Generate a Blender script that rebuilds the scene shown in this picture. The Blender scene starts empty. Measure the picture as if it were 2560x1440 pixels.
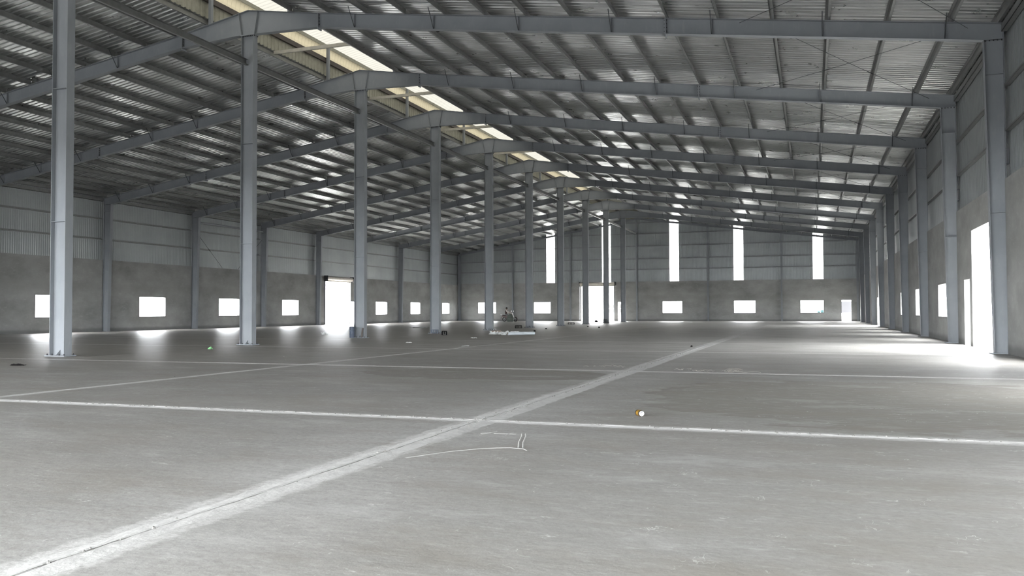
import bpy, bmesh, math, random
from mathutils import Vector, Matrix
random.seed(7)
scene = bpy.context.scene
col = scene.collection

# ------------------------------------------------------------------ camera, sky, exposure
cam_data = bpy.data.cameras.new('camera')
cam_data.sensor_width = 36.0
cam_data.lens = 2133.04 / 2560.0 * 36.0
cam_data.clip_end = 500
cam = bpy.data.objects.new('camera', cam_data)
col.objects.link(cam)
YAW, PIT, ROL = 0.33770, 0.027463, -0.003012
fw = Vector((-math.sin(YAW) * math.cos(PIT), math.cos(YAW) * math.cos(PIT), math.sin(PIT)))
rt = Vector((math.cos(YAW), math.sin(YAW), 0))
up = rt.cross(fw)
r2 = rt * math.cos(ROL) + up * math.sin(ROL)
u2 = -rt * math.sin(ROL) + up * math.cos(ROL)
m = Matrix((r2, u2, -fw)).transposed().to_4x4()
m.translation = Vector((18.8796, -17.4742, 1.1573))
cam.matrix_world = m
scene.camera = cam

world = bpy.data.worlds.new('overcast_sky')
scene.world = world
world.use_nodes = True
wn, wl = world.node_tree.nodes, world.node_tree.links
wn.clear()
w_out = wn.new('ShaderNodeOutputWorld')
w_bg = wn.new('ShaderNodeBackground')
w_tc = wn.new('ShaderNodeTexCoord')
w_sep = wn.new('ShaderNodeSeparateXYZ')
w_ramp = wn.new('ShaderNodeValToRGB')
w_ramp.color_ramp.elements[0].position = 0.0
w_ramp.color_ramp.elements[0].color = (0.86, 0.89, 0.92, 1)
w_ramp.color_ramp.elements[1].position = 0.7
w_ramp.color_ramp.elements[1].color = (0.98, 0.99, 1.0, 1)
wl.new(w_tc.outputs['Generated'], w_sep.inputs[0])
wl.new(w_sep.outputs['Z'], w_ramp.inputs[0])
wl.new(w_ramp.outputs['Color'], w_bg.inputs['Color'])
w_bg.inputs['Strength'].default_value = 1.0
wl.new(w_bg.outputs[0], w_out.inputs[0])

scene.view_settings.view_transform = 'Standard'
scene.view_settings.look = 'None'
scene.view_settings.exposure = 5.2
scene.view_settings.gamma = 1.0
scene.view_settings.use_curve_mapping = False
scene.cycles.max_bounces = 10
scene.cycles.diffuse_bounces = 7
scene.cycles.glossy_bounces = 5
scene.cycles.caustics_reflective = False
scene.cycles.caustics_refractive = False
scene.cycles.sample_clamp_indirect = 2.0

# ------------------------------------------------------------------ materials
def mat_new(name):
    m = bpy.data.materials.new(name)
    m.use_nodes = True
    nt = m.node_tree
    return m, nt, nt.nodes['Principled BSDF'], nt.nodes['Material Output']

def node(nt, t, **kw):
    n = nt.nodes.new(t)
    for k, v in kw.items():
        setattr(n, k, v)
    return n

def noise(nt, scale, detail=4, vec=None, rough=0.55):
    n = node(nt, 'ShaderNodeTexNoise')
    n.inputs['Scale'].default_value = scale
    n.inputs['Detail'].default_value = detail
    n.inputs['Roughness'].default_value = rough
    if vec is not None:
        nt.links.new(vec, n.inputs['Vector'])
    return n.outputs[0]

def worldpos(nt, scale=(1, 1, 1)):
    g = node(nt, 'ShaderNodeNewGeometry')
    mp = node(nt, 'ShaderNodeMapping')
    mp.inputs['Scale'].default_value = scale
    nt.links.new(g.outputs['Position'], mp.inputs['Vector'])
    return mp.outputs[0]

def ramp(nt, fac, stops):
    r = node(nt, 'ShaderNodeValToRGB')
    e = r.color_ramp.elements
    while len(e) < len(stops):
        e.new(0.5)
    for i, (p, c) in enumerate(stops):
        e[i].position = p
        if isinstance(c, (int, float)):
            c = (c, c, c)
        e[i].color = (*c[:3], 1)
    nt.links.new(fac, r.inputs[0])
    return r.outputs[0]

def math_n(nt, op, a, b=None, c=None, clamp=False):
    n = node(nt, 'ShaderNodeMath', operation=op)
    n.use_clamp = clamp
    for i, v in enumerate((a, b, c)):
        if v is None:
            continue
        if isinstance(v, (int, float)):
            n.inputs[i].default_value = v
        else:
            nt.links.new(v, n.inputs[i])
    return n.outputs[0]

def mixc(nt, fac, a, b, mode='MIX'):
    n = node(nt, 'ShaderNodeMix', data_type='RGBA', blend_type=mode)
    for i, v in ((0, fac), (6, a), (7, b)):
        if isinstance(v, (int, float)):
            n.inputs[i].default_value = v
        elif isinstance(v, tuple):
            n.inputs[i].default_value = (*v[:3], 1)
        else:
            nt.links.new(v, n.inputs[i])
    return n.outputs[2]

def bump(nt, bs, h, strength=0.2, dist=0.01):
    b = node(nt, 'ShaderNodeBump')
    b.inputs['Strength'].default_value = strength
    b.inputs['Distance'].default_value = dist
    nt.links.new(h, b.inputs['Height'])
    nt.links.new(b.outputs[0], bs.inputs['Normal'])

def smooth(nt, x, lo, hi):
    n = node(nt, 'ShaderNodeMapRange', interpolation_type='SMOOTHSTEP')
    nt.links.new(x, n.inputs[0])
    n.inputs[1].default_value = lo
    n.inputs[2].default_value = hi
    n.inputs[3].default_value = 0.0
    n.inputs[4].default_value = 1.0
    return n.outputs[0]

def simple(name, c, rough=0.6, metal=0.0, var=0.12, scale=6.0, bumpy=0.0):
    m, nt, bs, _ = mat_new(name)
    p = worldpos(nt)
    f = noise(nt, scale, 4, p)
    lo = tuple(x * (1 - var) for x in c)
    hi = tuple(min(1, x * (1 + var)) for x in c)
    nt.links.new(ramp(nt, f, [(0.3, lo), (0.7, hi)]), bs.inputs['Base Color'])
    bs.inputs['Roughness'].default_value = rough
    bs.inputs['Metallic'].default_value = metal
    if bumpy:
        bump(nt, bs, noise(nt, scale * 4, 3, p), bumpy, 0.01)
    return m

def make_steel():
    m, nt, bs, _ = mat_new('grey_primer_paint')
    p = worldpos(nt)
    base = ramp(nt, noise(nt, 1.3, 5, p), [(0.3, (0.225, 0.24, 0.258)), (0.7, (0.262, 0.278, 0.296))])
    dirt = ramp(nt, noise(nt, 9, 6, worldpos(nt, (1, 1, 0.25))), [(0.55, 0.0), (0.75, 0.5)])
    nt.links.new(mixc(nt, dirt, base, (0.30, 0.315, 0.325)), bs.inputs['Base Color'])
    bs.inputs['Roughness'].default_value = 0.62
    bs.inputs['Specular IOR Level'].default_value = 0.3
    return m

def make_roof():
    m, nt, bs, _ = mat_new('galvanised_roof_sheet')
    p = worldpos(nt)
    base = ramp(nt, noise(nt, 0.6, 4, p), [(0.3, (0.40, 0.41, 0.40)), (0.7, (0.52, 0.53, 0.52))])
    nt.links.new(base, bs.inputs['Base Color'])
    bs.inputs['Metallic'].default_value = 0.85
    nt.links.new(ramp(nt, noise(nt, 1.7, 4, p), [(0.3, 0.26), (0.7, 0.40)]), bs.inputs['Roughness'])
    return m

def make_clad():
    m, nt, bs, _ = mat_new('zinc_wall_sheet')
    p = worldpos(nt)
    base = ramp(nt, noise(nt, 0.5, 4, p), [(0.3, (0.27, 0.29, 0.295)), (0.7, (0.33, 0.352, 0.352))])
    nt.links.new(base, bs.inputs['Base Color'])
    bs.inputs['Metallic'].default_value = 0.35
    bs.inputs['Roughness'].default_value = 0.42
    bump(nt, bs, noise(nt, 1.0, 3, worldpos(nt, (4, 4, 0.5))), 0.3, 0.02)
    return m

def make_plaster(name='cement_render', dark=1.0):
    m, nt, bs, _ = mat_new(name)
    p = worldpos(nt)
    a = ramp(nt, noise(nt, 0.55, 6, worldpos(nt, (1, 1, 1.6)), 0.6),
             [(0.3, (0.208 * dark, 0.208 * dark, 0.203 * dark)), (0.7, (0.325 * dark, 0.325 * dark, 0.317 * dark))])
    b = ramp(nt, noise(nt, 3.5, 8, worldpos(nt, (1, 1, 2.2)), 0.65), [(0.55, 0.0), (0.78, 0.45)])
    c = mixc(nt, b, a, (0.40 * dark, 0.40 * dark, 0.39 * dark))
    sep = node(nt, 'ShaderNodeSeparateXYZ')
    nt.links.new(p, sep.inputs[0])
    # scaffold lift line of the render coat about 2.6 m up
    wob = math_n(nt, 'ADD', sep.outputs[2], math_n(nt, 'MULTIPLY', noise(nt, 0.4, 3, p), 0.25))
    band = math_n(nt, 'SUBTRACT', 1.0, smooth(nt, math_n(nt, 'ABSOLUTE', math_n(nt, 'SUBTRACT', wob, 2.85)), 0.05, 0.4))
    c = mixc(nt, math_n(nt, 'MULTIPLY', band, 0.35), c, (0.22 * dark, 0.22 * dark, 0.21 * dark))
    # rising damp along the foot of the wall
    foot = math_n(nt, 'SUBTRACT', 1.0, smooth(nt, wob, 0.22, 0.42))
    c = mixc(nt, math_n(nt, 'MULTIPLY', foot, 0.6), c, (0.10, 0.10, 0.10))
    nt.links.new(c, bs.inputs['Base Color'])
    bs.inputs['Roughness'].default_value = 0.9
    bump(nt, bs, noise(nt, 14, 6, p), 0.25, 0.01)
    return m

JX = (-14.2, -6.6, 0.9, 8.3, 15.55)
JY = (-17.0, -9.0, -1.2, 6.9, 14.1, 22.0, 30.0, 38.0, 46.0, 54.0, 62.0, 70.0)

def make_floor():
    m, nt, bs, _ = mat_new('power_floated_concrete')
    p = worldpos(nt)
    sep = node(nt, 'ShaderNodeSeparateXYZ')
    nt.links.new(p, sep.inputs[0])
    X, Y = sep.outputs[0], sep.outputs[1]
    n_big = noise(nt, 0.16, 5, p, 0.6)
    n_mid = noise(nt, 0.9, 6, p, 0.62)
    n_fine = noise(nt, 7.0, 8, worldpos(nt, (1, 1.3, 1)), 0.7)
    scr = noise(nt, 5.0, 6, worldpos(nt, (0.5, 2.0, 1)), 0.7)
    # bare trowelled slab, brownish and satin
    bare = ramp(nt, n_mid, [(0.25, (0.245, 0.233, 0.210)), (0.75, (0.36, 0.346, 0.318))])
    bare = mixc(nt, ramp(nt, scr, [(0.5, 0.0), (0.72, 0.5)]), bare, (0.36, 0.35, 0.33))
    # cement dust lying on it near the saw cuts of the front bays
    dustc = ramp(nt, n_fine, [(0.3, (0.256, 0.251, 0.235)), (0.7, (0.312, 0.306, 0.288))])
    dustc = mixc(nt, ramp(nt, n_mid, [(0.35, 0.45), (0.65, 0.0)]), dustc, (0.265, 0.26, 0.245))
    yy = math_n(nt, 'ADD', Y, math_n(nt, 'MULTIPLY', n_big, 6.0))
    front = math_n(nt, 'SUBTRACT', 1.0, smooth(nt, yy, -3.5, 5.0))
    right = math_n(nt, 'MULTIPLY', smooth(nt, math_n(nt, 'ADD', X, math_n(nt, 'MULTIPLY', n_big, 6.0)), 3.0, 11.0), 0.9)
    dust = math_n(nt, 'MAXIMUM', front, right)
    patches = ramp(nt, noise(nt, 0.35, 6, worldpos(nt, (1, 1.5, 1)), 0.62), [(0.36, 0.5), (0.56, 1.0)])
    dust = math_n(nt, 'MULTIPLY', dust, patches)
    # damp patches with a drying edge, where the cutting water ran
    def damp(cx, cy, rx, ry, wob):
        dx = math_n(nt, 'DIVIDE', math_n(nt, 'SUBTRACT', X, cx), rx)
        dy = math_n(nt, 'DIVIDE', math_n(nt, 'SUBTRACT', Y, cy), ry)
        d = math_n(nt, 'SQRT', math_n(nt, 'ADD', math_n(nt, 'MULTIPLY', dx, dx), math_n(nt, 'MULTIPLY', dy, dy)))
        d = math_n(nt, 'ADD', d, math_n(nt, 'MULTIPLY', math_n(nt, 'SUBTRACT', noise(nt, 0.9, 9, worldpos(nt, (0.8, 1.6, 1)), 0.62), 0.5), wob))
        return math_n(nt, 'SUBTRACT', 1.0, smooth(nt, d, 0.95, 0.985))
    wet = math_n(nt, 'MAXIMUM', damp(20.0, -5.4, 3.4, 3.1, 0.85), damp(13.2, -2.6, 2.6, 1.3, 0.9))
    dust = math_n(nt, 'MULTIPLY', dust, math_n(nt, 'SUBTRACT', 1.0, math_n(nt, 'MULTIPLY', wet, 0.8)))
    # slurry bands beside the joints
    def band(v, at, half, soft, lim=None):
        d = math_n(nt, 'ABSOLUTE', math_n(nt, 'SUBTRACT', v, at))
        d = math_n(nt, 'ADD', d, math_n(nt, 'MULTIPLY', math_n(nt, 'SUBTRACT', noise(nt, 4.5, 9, p, 0.72), 0.5), half * 1.5))
        return math_n(nt, 'SUBTRACT', 1.0, smooth(nt, d, half, half + soft))
    near_y = math_n(nt, 'SUBTRACT', 1.0, smooth(nt, Y, 12.0, 30.0))
    b1 = math_n(nt, 'MULTIPLY', band(X, 15.55, 0.17, 0.06), near_y)
    halo = math_n(nt, 'MULTIPLY', math_n(nt, 'MULTIPLY', band(X, 15.55, 0.2, 1.3), near_y), 0.55)
    b2 = band(Y, -9.0, 0.11, 0.08)
    b3 = band(Y, -1.2, 0.10, 0.07)
    b4 = math_n(nt, 'MULTIPLY', band(Y, 6.9, 0.10, 0.07), 0.8)
    b5 = math_n(nt, 'MULTIPLY', band(Y, 14.1, 0.10, 0.1), 0.6)
    b6 = math_n(nt, 'MULTIPLY', math_n(nt, 'MULTIPLY', band(X, 8.3, 0.08, 0.08), near_y), 0.85)
    bands = b1
    for b in (b2, b3, b4, b5, b6):
        bands = math_n(nt, 'MAXIMUM', bands, b)
    pale = math_n(nt, 'MULTIPLY', right, smooth(nt, Y, 0.0, 9.0))
    dustc = mixc(nt, math_n(nt, 'MULTIPLY', pale, 0.9), dustc, (0.47, 0.463, 0.44))  # far right dust colour lightened to stand in for missing light
    c = mixc(nt, dust, bare, dustc)
    c = mixc(nt, halo, c, (0.40, 0.397, 0.38))
    c = mixc(nt, math_n(nt, 'MULTIPLY', wet, 0.85), c, mixc(nt, ramp(nt, scr, [(0.5, 0.0), (0.7, 0.8)]), (0.205, 0.193, 0.170), (0.30, 0.29, 0.27)))
    c = mixc(nt, bands, c, mixc(nt, smooth(nt, Y, -4.0, 4.0), (0.52, 0.517, 0.50), (0.68, 0.675, 0.655)))
    sc = ramp(nt, noise(nt, 3.0, 10, worldpos(nt, (1.0, 2.6, 1)), 0.75), [(0.62, 0.0), (0.70, 0.35)])
    c = mixc(nt, sc, c, (0.50, 0.50, 0.48))
    def scuff(scale, vec, width, seed_scale, lo, hi):
        r_ = noise(nt, scale, 3, worldpos(nt, vec), 0.5)
        line = math_n(nt, 'SUBTRACT', 1.0, smooth(nt, math_n(nt, 'ABSOLUTE', math_n(nt, 'SUBTRACT', r_, 0.5)), width * 0.3, width))
        return math_n(nt, 'MULTIPLY', line, smooth(nt, noise(nt, seed_scale, 5, p, 0.65), lo, hi))
    sf = math_n(nt, 'MAXIMUM', scuff(2.2, (1.0, 2.4, 1), 0.010, 2.6, 0.56, 0.66), scuff(5.5, (2.0, 1.0, 1), 0.014, 3.3, 0.58, 0.66))
    c = mixc(nt, math_n(nt, 'MULTIPLY', sf, 0.8), c, (0.60, 0.60, 0.58))
    fine = noise(nt, 22.0, 6, p, 0.75)
    c = mixc(nt, ramp(nt, fine, [(0.38, 0.5), (0.54, 0.0)]), c, (0.21, 0.203, 0.188))
    grit = noise(nt, 9.0, 8, worldpos(nt, (0.6, 1.8, 1)), 0.75)
    c = mixc(nt, ramp(nt, grit, [(0.54, 0.0), (0.68, 0.4)]), c, (0.50, 0.497, 0.48))
    c = mixc(nt, ramp(nt, grit, [(0.32, 0.4), (0.45, 0.0)]), c, (0.21, 0.198, 0.175))
    blot = noise(nt, 0.75, 8, worldpos(nt, (0.8, 1.7, 1)), 0.7)
    c = mixc(nt, ramp(nt, blot, [(0.36, 0.5), (0.50, 0.0)]), c, (0.225, 0.205, 0.175))
    c = mixc(nt, ramp(nt, blot, [(0.55, 0.0), (0.66, 0.30)]), c, (0.52, 0.52, 0.505))
    dk = ramp(nt, noise(nt, 1.3, 9, worldpos(nt, (0.8, 2.2, 1)), 0.72), [(0.30, 0.4), (0.40, 0.0)])
    c = mixc(nt, dk, c, (0.19, 0.175, 0.15))
    nt.links.new(c, bs.inputs['Base Color'])
    dd = math_n(nt, 'MAXIMUM', dust, bands)
    r = math_n(nt, 'ADD', 0.37, math_n(nt, 'MULTIPLY', math_n(nt, 'MAXIMUM', math_n(nt, 'MULTIPLY', front, dust), math_n(nt, 'MULTIPLY', right, 0.6)), 0.32))
    r = math_n(nt, 'ADD', r, math_n(nt, 'MULTIPLY', wet, 0.18))
    r = math_n(nt, 'ADD', r, math_n(nt, 'MULTIPLY', n_mid, 0.10))
    nt.links.new(r, bs.inputs['Roughness'])
    bs.inputs['Specular IOR Level'].default_value = 0.5
    hh = math_n(nt, 'ADD', math_n(nt, 'MULTIPLY', n_fine, 0.5), math_n(nt, 'MULTIPLY', noise(nt, 1.4, 4, worldpos(nt, (0.7, 1.6, 1))), 1.2))
    bump(nt, bs, hh, 0.45, 0.02)
    return m

def make_translucent(name, c, tr=0.85):
    m, nt, bs, out = mat_new(name)
    p = worldpos(nt)
    t = node(nt, 'ShaderNodeBsdfTranslucent')
    d = node(nt, 'ShaderNodeBsdfDiffuse')
    cc = ramp(nt, noise(nt, 1.2, 4, p), [(0.3, tuple(x * 0.94 for x in c)), (0.7, c)])
    nt.links.new(cc, t.inputs['Color'])
    nt.links.new(cc, d.inputs['Color'])
    mx = node(nt, 'ShaderNodeMixShader')
    mx.inputs[0].default_value = tr
    nt.links.new(d.outputs[0], mx.inputs[1])
    nt.links.new(t.outputs[0], mx.inputs[2])
    nt.links.new(mx.outputs[0], out.inputs['Surface'])
    return m

STEEL = make_steel()
ROOF = make_roof()
CLAD = make_clad()
PLASTER = make_plaster()
PATCH = make_plaster('fresh_render_patch', 0.86)
FLOOR = make_floor()
GLOW_CREAM = make_translucent('cream_translucent_sheet', (0.043, 0.0375, 0.025))
GLOW_WHITE = make_translucent('white_translucent_sheet', (0.45, 0.445, 0.43))
GLOW_SIDE = make_translucent('dim_translucent_sheet', (0.15, 0.148, 0.14))  # lower transmission, so the strips light the columns beside them less
GLOW_ROOF = make_translucent('weathered_roof_light_sheet', (0.036, 0.0345, 0.030))
PURLIN = simple('galvanised_purlin_steel', (0.20, 0.205, 0.20), 0.45, 0.5)
GIRT = simple('pale_girt_steel', (0.24, 0.25, 0.255), 0.6)
BOLT = simple('dark_bolt_steel', (0.05, 0.05, 0.055), 0.5, 0.6)
ROD = simple('black_bracing_rod', (0.06, 0.065, 0.07), 0.5, 0.4)
SKIRT = simple('beige_sheet', (0.30, 0.295, 0.245), 0.6, 0.2)
BEIGE = simple('dusty_beige_steel', (0.46, 0.44, 0.38), 0.6)
DARKBEAM = simple('brown_red_primer', (0.06, 0.05, 0.045), 0.6)
MORTAR = simple('dry_slurry', (0.52, 0.517, 0.50), 0.95, 0, 0.12, 8, 0.3)
BED = simple('joint_bottom', (0.12, 0.115, 0.105), 0.95)
GROUND = simple('pale_yard_gravel', (0.62, 0.61, 0.585), 0.95, 0, 0.15, 0.8)
BOUNCE_DIM = simple('bounce_dimming_ground', (0.17, 0.17, 0.172), 0.95)
CRUMB = simple('grey_mortar_crumbs', (0.15, 0.147, 0.138), 0.95)
DUSTM = simple('scraped_dust', (0.44, 0.437, 0.42), 0.95)
SHUT = simple('cream_shutter_slats', (0.60, 0.56, 0.50), 0.5)

# ------------------------------------------------------------------ mesh helpers
class MB:
    def __init__(self):
        self.v, self.f, self.mi = [], [], []
    def add(self, vs, fs, mi=0):
        o = len(self.v)
        self.v += [tuple(x) for x in vs]
        self.f += [tuple(i + o for i in f) for f in fs]
        self.mi += [mi] * len(fs)
        return self
    def box(self, a, b, mi=0):
        x0, y0, z0 = (min(a[i], b[i]) for i in range(3))
        x1, y1, z1 = (max(a[i], b[i]) for i in range(3))
        vs = [(x0, y0, z0), (x1, y0, z0), (x1, y1, z0), (x0, y1, z0), (x0, y0, z1), (x1, y0, z1), (x1, y1, z1), (x0, y1, z1)]
        return self.add(vs, [(0, 3, 2, 1), (4, 5, 6, 7), (0, 1, 5, 4), (1, 2, 6, 5), (2, 3, 7, 6), (3, 0, 4, 7)], mi)
    def prism(self, pts, y0, y1, mi=0):                 # polygon in x,z swept along y
        n = len(pts)
        vs = [(x, y0, z) for x, z in pts] + [(x, y1, z) for x, z in pts]
        fs = [tuple(range(n)), tuple(range(2 * n - 1, n - 1, -1))]
        fs += [(i, i + n, (i + 1) % n + n, (i + 1) % n) for i in range(n)]
        return self.add(vs, fs, mi)
    def prism_x(self, pts, x0, x1, mi=0):               # polygon in y,z swept along x
        n = len(pts)
        vs = [(x0, y, z) for y, z in pts] + [(x1, y, z) for y, z in pts]
        fs = [tuple(range(n)), tuple(range(2 * n - 1, n - 1, -1))]
        fs += [(i, i + n, (i + 1) % n + n, (i + 1) % n) for i in range(n)]
        return self.add(vs, fs, mi)
    def prism_z(self, pts, z0, z1, mi=0):
        n = len(pts)
        vs = [(x, y, z0) for x, y in pts] + [(x, y, z1) for x, y in pts]
        fs = [tuple(range(n)), tuple(range(2 * n - 1, n - 1, -1))]
        fs += [(i, i + n, (i + 1) % n + n, (i + 1) % n) for i in range(n)]
        return self.add(vs, fs, mi)
    def tube(self, pts, r, seg=6, mi=0, cap=True):
        pts = [Vector(p) for p in pts]
        rr = r if isinstance(r, (list, tuple)) else [r] * len(pts)
        rings = []
        for i, p in enumerate(pts):
            d = (pts[min(i + 1, len(pts) - 1)] - pts[max(i - 1, 0)]).normalized()
            a = d.cross(Vector((0, 0, 1)))
            if a.length < 1e-3:
                a = d.cross(Vector((1, 0, 0)))
            a.normalize()
            b = d.cross(a)
            rings.append([p + (a * math.cos(2 * math.pi * k / seg) + b * math.sin(2 * math.pi * k / seg)) * rr[i] for k in range(seg)])
        vs = [q for ring in rings for q in ring]
        fs = []
        for i in range(len(pts) - 1):
            for k in range(seg):
                fs.append((i * seg + k, i * seg + (k + 1) % seg, (i + 1) * seg + (k + 1) % seg, (i + 1) * seg + k))
        if cap:
            fs.append(tuple(range(seg - 1, -1, -1)))
            fs.append(tuple((len(pts) - 1) * seg + k for k in range(seg)))
        return self.add(vs, fs, mi)
    def lathe(self, prof, c, axis='z', seg=20, mi=0):   # prof of (r, h)
        vs, fs = [], []
        for r, h in prof:
            for k in range(seg):
                t = 2 * math.pi * k / seg
                a, b = r * math.cos(t), r * math.sin(t)
                q = {'z': (a, b, h), 'x': (h, a, b), 'y': (a, h, b)}[axis]
                vs.append((c[0] + q[0], c[1] + q[1], c[2] + q[2]))
        for i in range(len(prof) - 1):
            for k in range(seg):
                fs.append((i * seg + k, i * seg + (k + 1) % seg, (i + 1) * seg + (k + 1) % seg, (i + 1) * seg + k))
        return self.add(vs, fs, mi)
    def mesh(self, name, mats, smooth=False):
        me = bpy.data.meshes.new(name)
        me.from_pydata(self.v, [], self.f)
        for mm in (mats if isinstance(mats, (list, tuple)) else [mats]):
            me.materials.append(mm)
        if any(self.mi):
            me.polygons.foreach_set('material_index', self.mi)
        if smooth:
            me.polygons.foreach_set('use_smooth', [True] * len(me.polygons))
        bm = bmesh.new()
        bm.from_mesh(me)
        bmesh.ops.recalc_face_normals(bm, faces=bm.faces)
        bm.to_mesh(me)
        bm.free()
        me.update()
        return me

def link(name, me, parent=None, loc=(0, 0, 0), rz=0.0):
    o = bpy.data.objects.new(name, me)
    col.objects.link(o)
    o.location = loc
    o.rotation_euler = (0, 0, rz)
    if parent is not None:
        o.parent = parent
    return o

def part(name, mb, mats, parent, loc=(0, 0, 0), smooth=False):
    return link(name, mb.mesh(name, mats, smooth), parent, loc)

def empty(name, loc=(0, 0, 0), rz=0.0):
    o = bpy.data.objects.new(name, None)
    o.empty_display_size = 0.3
    col.objects.link(o)
    o.location = loc
    o.rotation_euler = (0, 0, rz)
    return o

def structure(o):
    o['kind'] = 'structure'
    return o

def tag(o, label, cat, group=None):
    o['kind'] = 'thing'
    o['label'] = label
    o['category'] = cat
    if group:
        o['group'] = group
    return o

def copy_tree(o, parent=None):
    c = o.copy()
    col.objects.link(c)
    c.parent = parent
    for ch in list(o.children):
        copy_tree(ch, c)
    return c

ORD = ['first', 'second', 'third', 'fourth', 'fifth', 'sixth', 'seventh', 'eighth', 'ninth', 'tenth', 'eleventh', 'twelfth']

# ------------------------------------------------------------------ main dimensions
S = 8.0
XL, XR, YE, YF = -22.42, 23.70, 80.2, -24.0
HM_L, HM_R, HM_E = 4.42, 4.60, 4.55

def top_r(x):
    return 11.95 - 0.155 * x if x < 2.9 else 11.50 - 0.1324 * (x - 2.9)

def top_l(x):
    a = abs(x)
    return 11.95 - 0.193 * a if a < 3.0 else 11.37 - 0.160 * (a - 3.0)

def top(x):
    return top_r(x) if x >= 0 else top_l(x)

# ------------------------------------------------------------------ ground and floor
yard = MB().box((-140, -120, -0.6), (140, 190, -0.12)).mesh('ground', GROUND)
structure(link('ground', yard))
structure(link('ground_bounce_dimmer', MB().box((-60, -110, -0.3), (60, YF - 0.3, -0.06)).mesh('ground_bounce_dimmer', BOUNCE_DIM)))  # unseen dark ground, added to cut the light bounced onto the rafters

floor = structure(empty('floor'))
part('joint_bed', MB().box((XL - 0.1, YF, -0.12), (XR + 0.1, YE + 0.1, -0.018)), BED, floor)
xs = (XL - 0.2,) + JX + (XR + 0.2,)
ys = (YF,) + JY + (YE + 0.2,)
for i in range(len(xs) - 1):
    for j in range(len(ys) - 1):
        g = 0.006
        part('slab', MB().box((xs[i] + g, ys[j] + g, -0.017), (xs[i + 1] - g, ys[j + 1] - g, 0)), FLOOR, floor)

def ridge_strip(name, p0, p1, half, h, step, groove=0.02):
    """irregular ridges of dried slurry either side of a saw cut"""
    p0, p1 = Vector(p0), Vector(p1)
    d = (p1 - p0).normalized()
    s = Vector((-d.y, d.x, 0))
    n = max(2, int((p1 - p0).length / step))
    offs = (-1.0, -0.6, -0.2, -groove / half, groove / half, 0.2, 0.6, 1.0)
    vs, fs = [], []
    rnd = random.Random(int(p0.x * 10 + p0.y * 7))
    wl_, wr_ = half, half
    for i in range(n + 1):
        c = p0.lerp(p1, i / n)
        wl_ = min(half * 1.25, max(half * 0.55, wl_ + rnd.uniform(-0.12, 0.12) * half))
        wr_ = min(half * 1.25, max(half * 0.55, wr_ + rnd.uniform(-0.12, 0.12) * half))
        for k, t in enumerate(offs):
            w = t * (wl_ if t < 0 else wr_)
            if k in (3, 4):
                w = t * half
            z = {0: 0.0005, 7: 0.0005, 1: h * rnd.uniform(0.3, 0.8), 6: h * rnd.uniform(0.3, 0.8), 2: h * rnd.uniform(0.7, 1.2),
                 5: h * rnd.uniform(0.7, 1.2), 3: h * rnd.uniform(0.2, 1.3), 4: h * rnd.uniform(0.0, 0.5)}[k]
            q = c + s * w
            vs.append((q.x, q.y, z))
    m_ = len(offs)
    for i in range(n):
        for k in range(m_ - 1):
            if k == 3 and rnd.random() < 0.93:
                continue
            fs.append((i * m_ + k, i * m_ + k + 1, (i + 1) * m_ + k + 1, (i + 1) * m_ + k))
    return part(name, MB().add(vs, fs), MORTAR, floor)

ridge_strip('slurry_ridge', (15.55, -17.0, 0), (15.55, 12.5, 0), 0.17, 0.007, 0.10, 0.012)
ridge_strip('slurry_ridge', (2.0, -9.0, 0), (XR, -9.0, 0), 0.085, 0.007, 0.07, 0.008)
ridge_strip('slurry_ridge', (5.0, -1.2, 0), (XR, -1.2, 0), 0.075, 0.005, 0.10, 0.006)
ridge_strip('slurry_ridge', (8.3, -17.0, 0), (8.3, 12.0, 0), 0.07, 0.005, 0.10, 0.006)

crumbs = MB()
rc = random.Random(3)
def crumb(x, y, r):
    n = 5
    vs = [(x + r * rc.uniform(0.7, 1.2) * math.cos(2 * math.pi * k / n), y + r * rc.uniform(0.7, 1.2) * math.sin(2 * math.pi * k / n), 0.004) for k in range(n)]
    vs += [(x + r * 0.5 * math.cos(2 * math.pi * k / n), y + r * 0.5 * math.sin(2 * math.pi * k / n), 0.004 + r * rc.uniform(0.7, 1.3)) for k in range(n)]
    fs = [(k, (k + 1) % n, (k + 1) % n + n, k + n) for k in range(n)] + [tuple(range(n, 2 * n))]
    crumbs.add(vs, fs)
for k in range(150):
    crumb(rc.uniform(9, 22), -9.0 + rc.gauss(0, 0.025), rc.uniform(0.004, 0.014))
for k in range(120):
    crumb(15.55 + rc.gauss(0, 0.04), rc.uniform(-15, 8), rc.uniform(0.004, 0.012))
for k in range(80):
    crumb(rc.uniform(6, 23), rc.uniform(-16, 10), rc.uniform(0.003, 0.008))
co = part('mortar_crumbs', crumbs, CRUMB, floor)
co['kind'] = 'stuff'

def dust_line(pts, w):
    mb = MB()
    for (x0, y0), (x1, y1) in zip(pts[:-1], pts[1:]):
        d = Vector((x1 - x0, y1 - y0)).normalized()
        sx, sy = -d.y * w, d.x * w
        mb.add([(x0 - sx, y0 - sy, 0.0008), (x0, y0, 0.004), (x0 + sx, y0 + sy, 0.0008), (x1 - sx, y1 - sy, 0.0008), (x1, y1, 0.004), (x1 + sx, y1 + sy, 0.0008)],
               [(0, 1, 4, 3), (1, 2, 5, 4)])
    return part('dust_streak', mb, DUSTM, floor)
dust_line([(15.83, -11.35), (16.05, -10.95), (16.25, -10.72), (16.45, -10.62), (16.58, -10.64), (16.64, -10.72)], 0.010)
dust_line([(16.52, -10.60), (16.42, -10.30), (16.33, -9.95), (16.28, -9.80)], 0.008)
dust_line([(16.56, -10.60), (16.46, -10.30), (16.37, -9.95), (16.31, -9.78)], 0.008)
dust_line([(16.02, -9.86), (16.24, -9.85)], 0.012)
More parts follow.
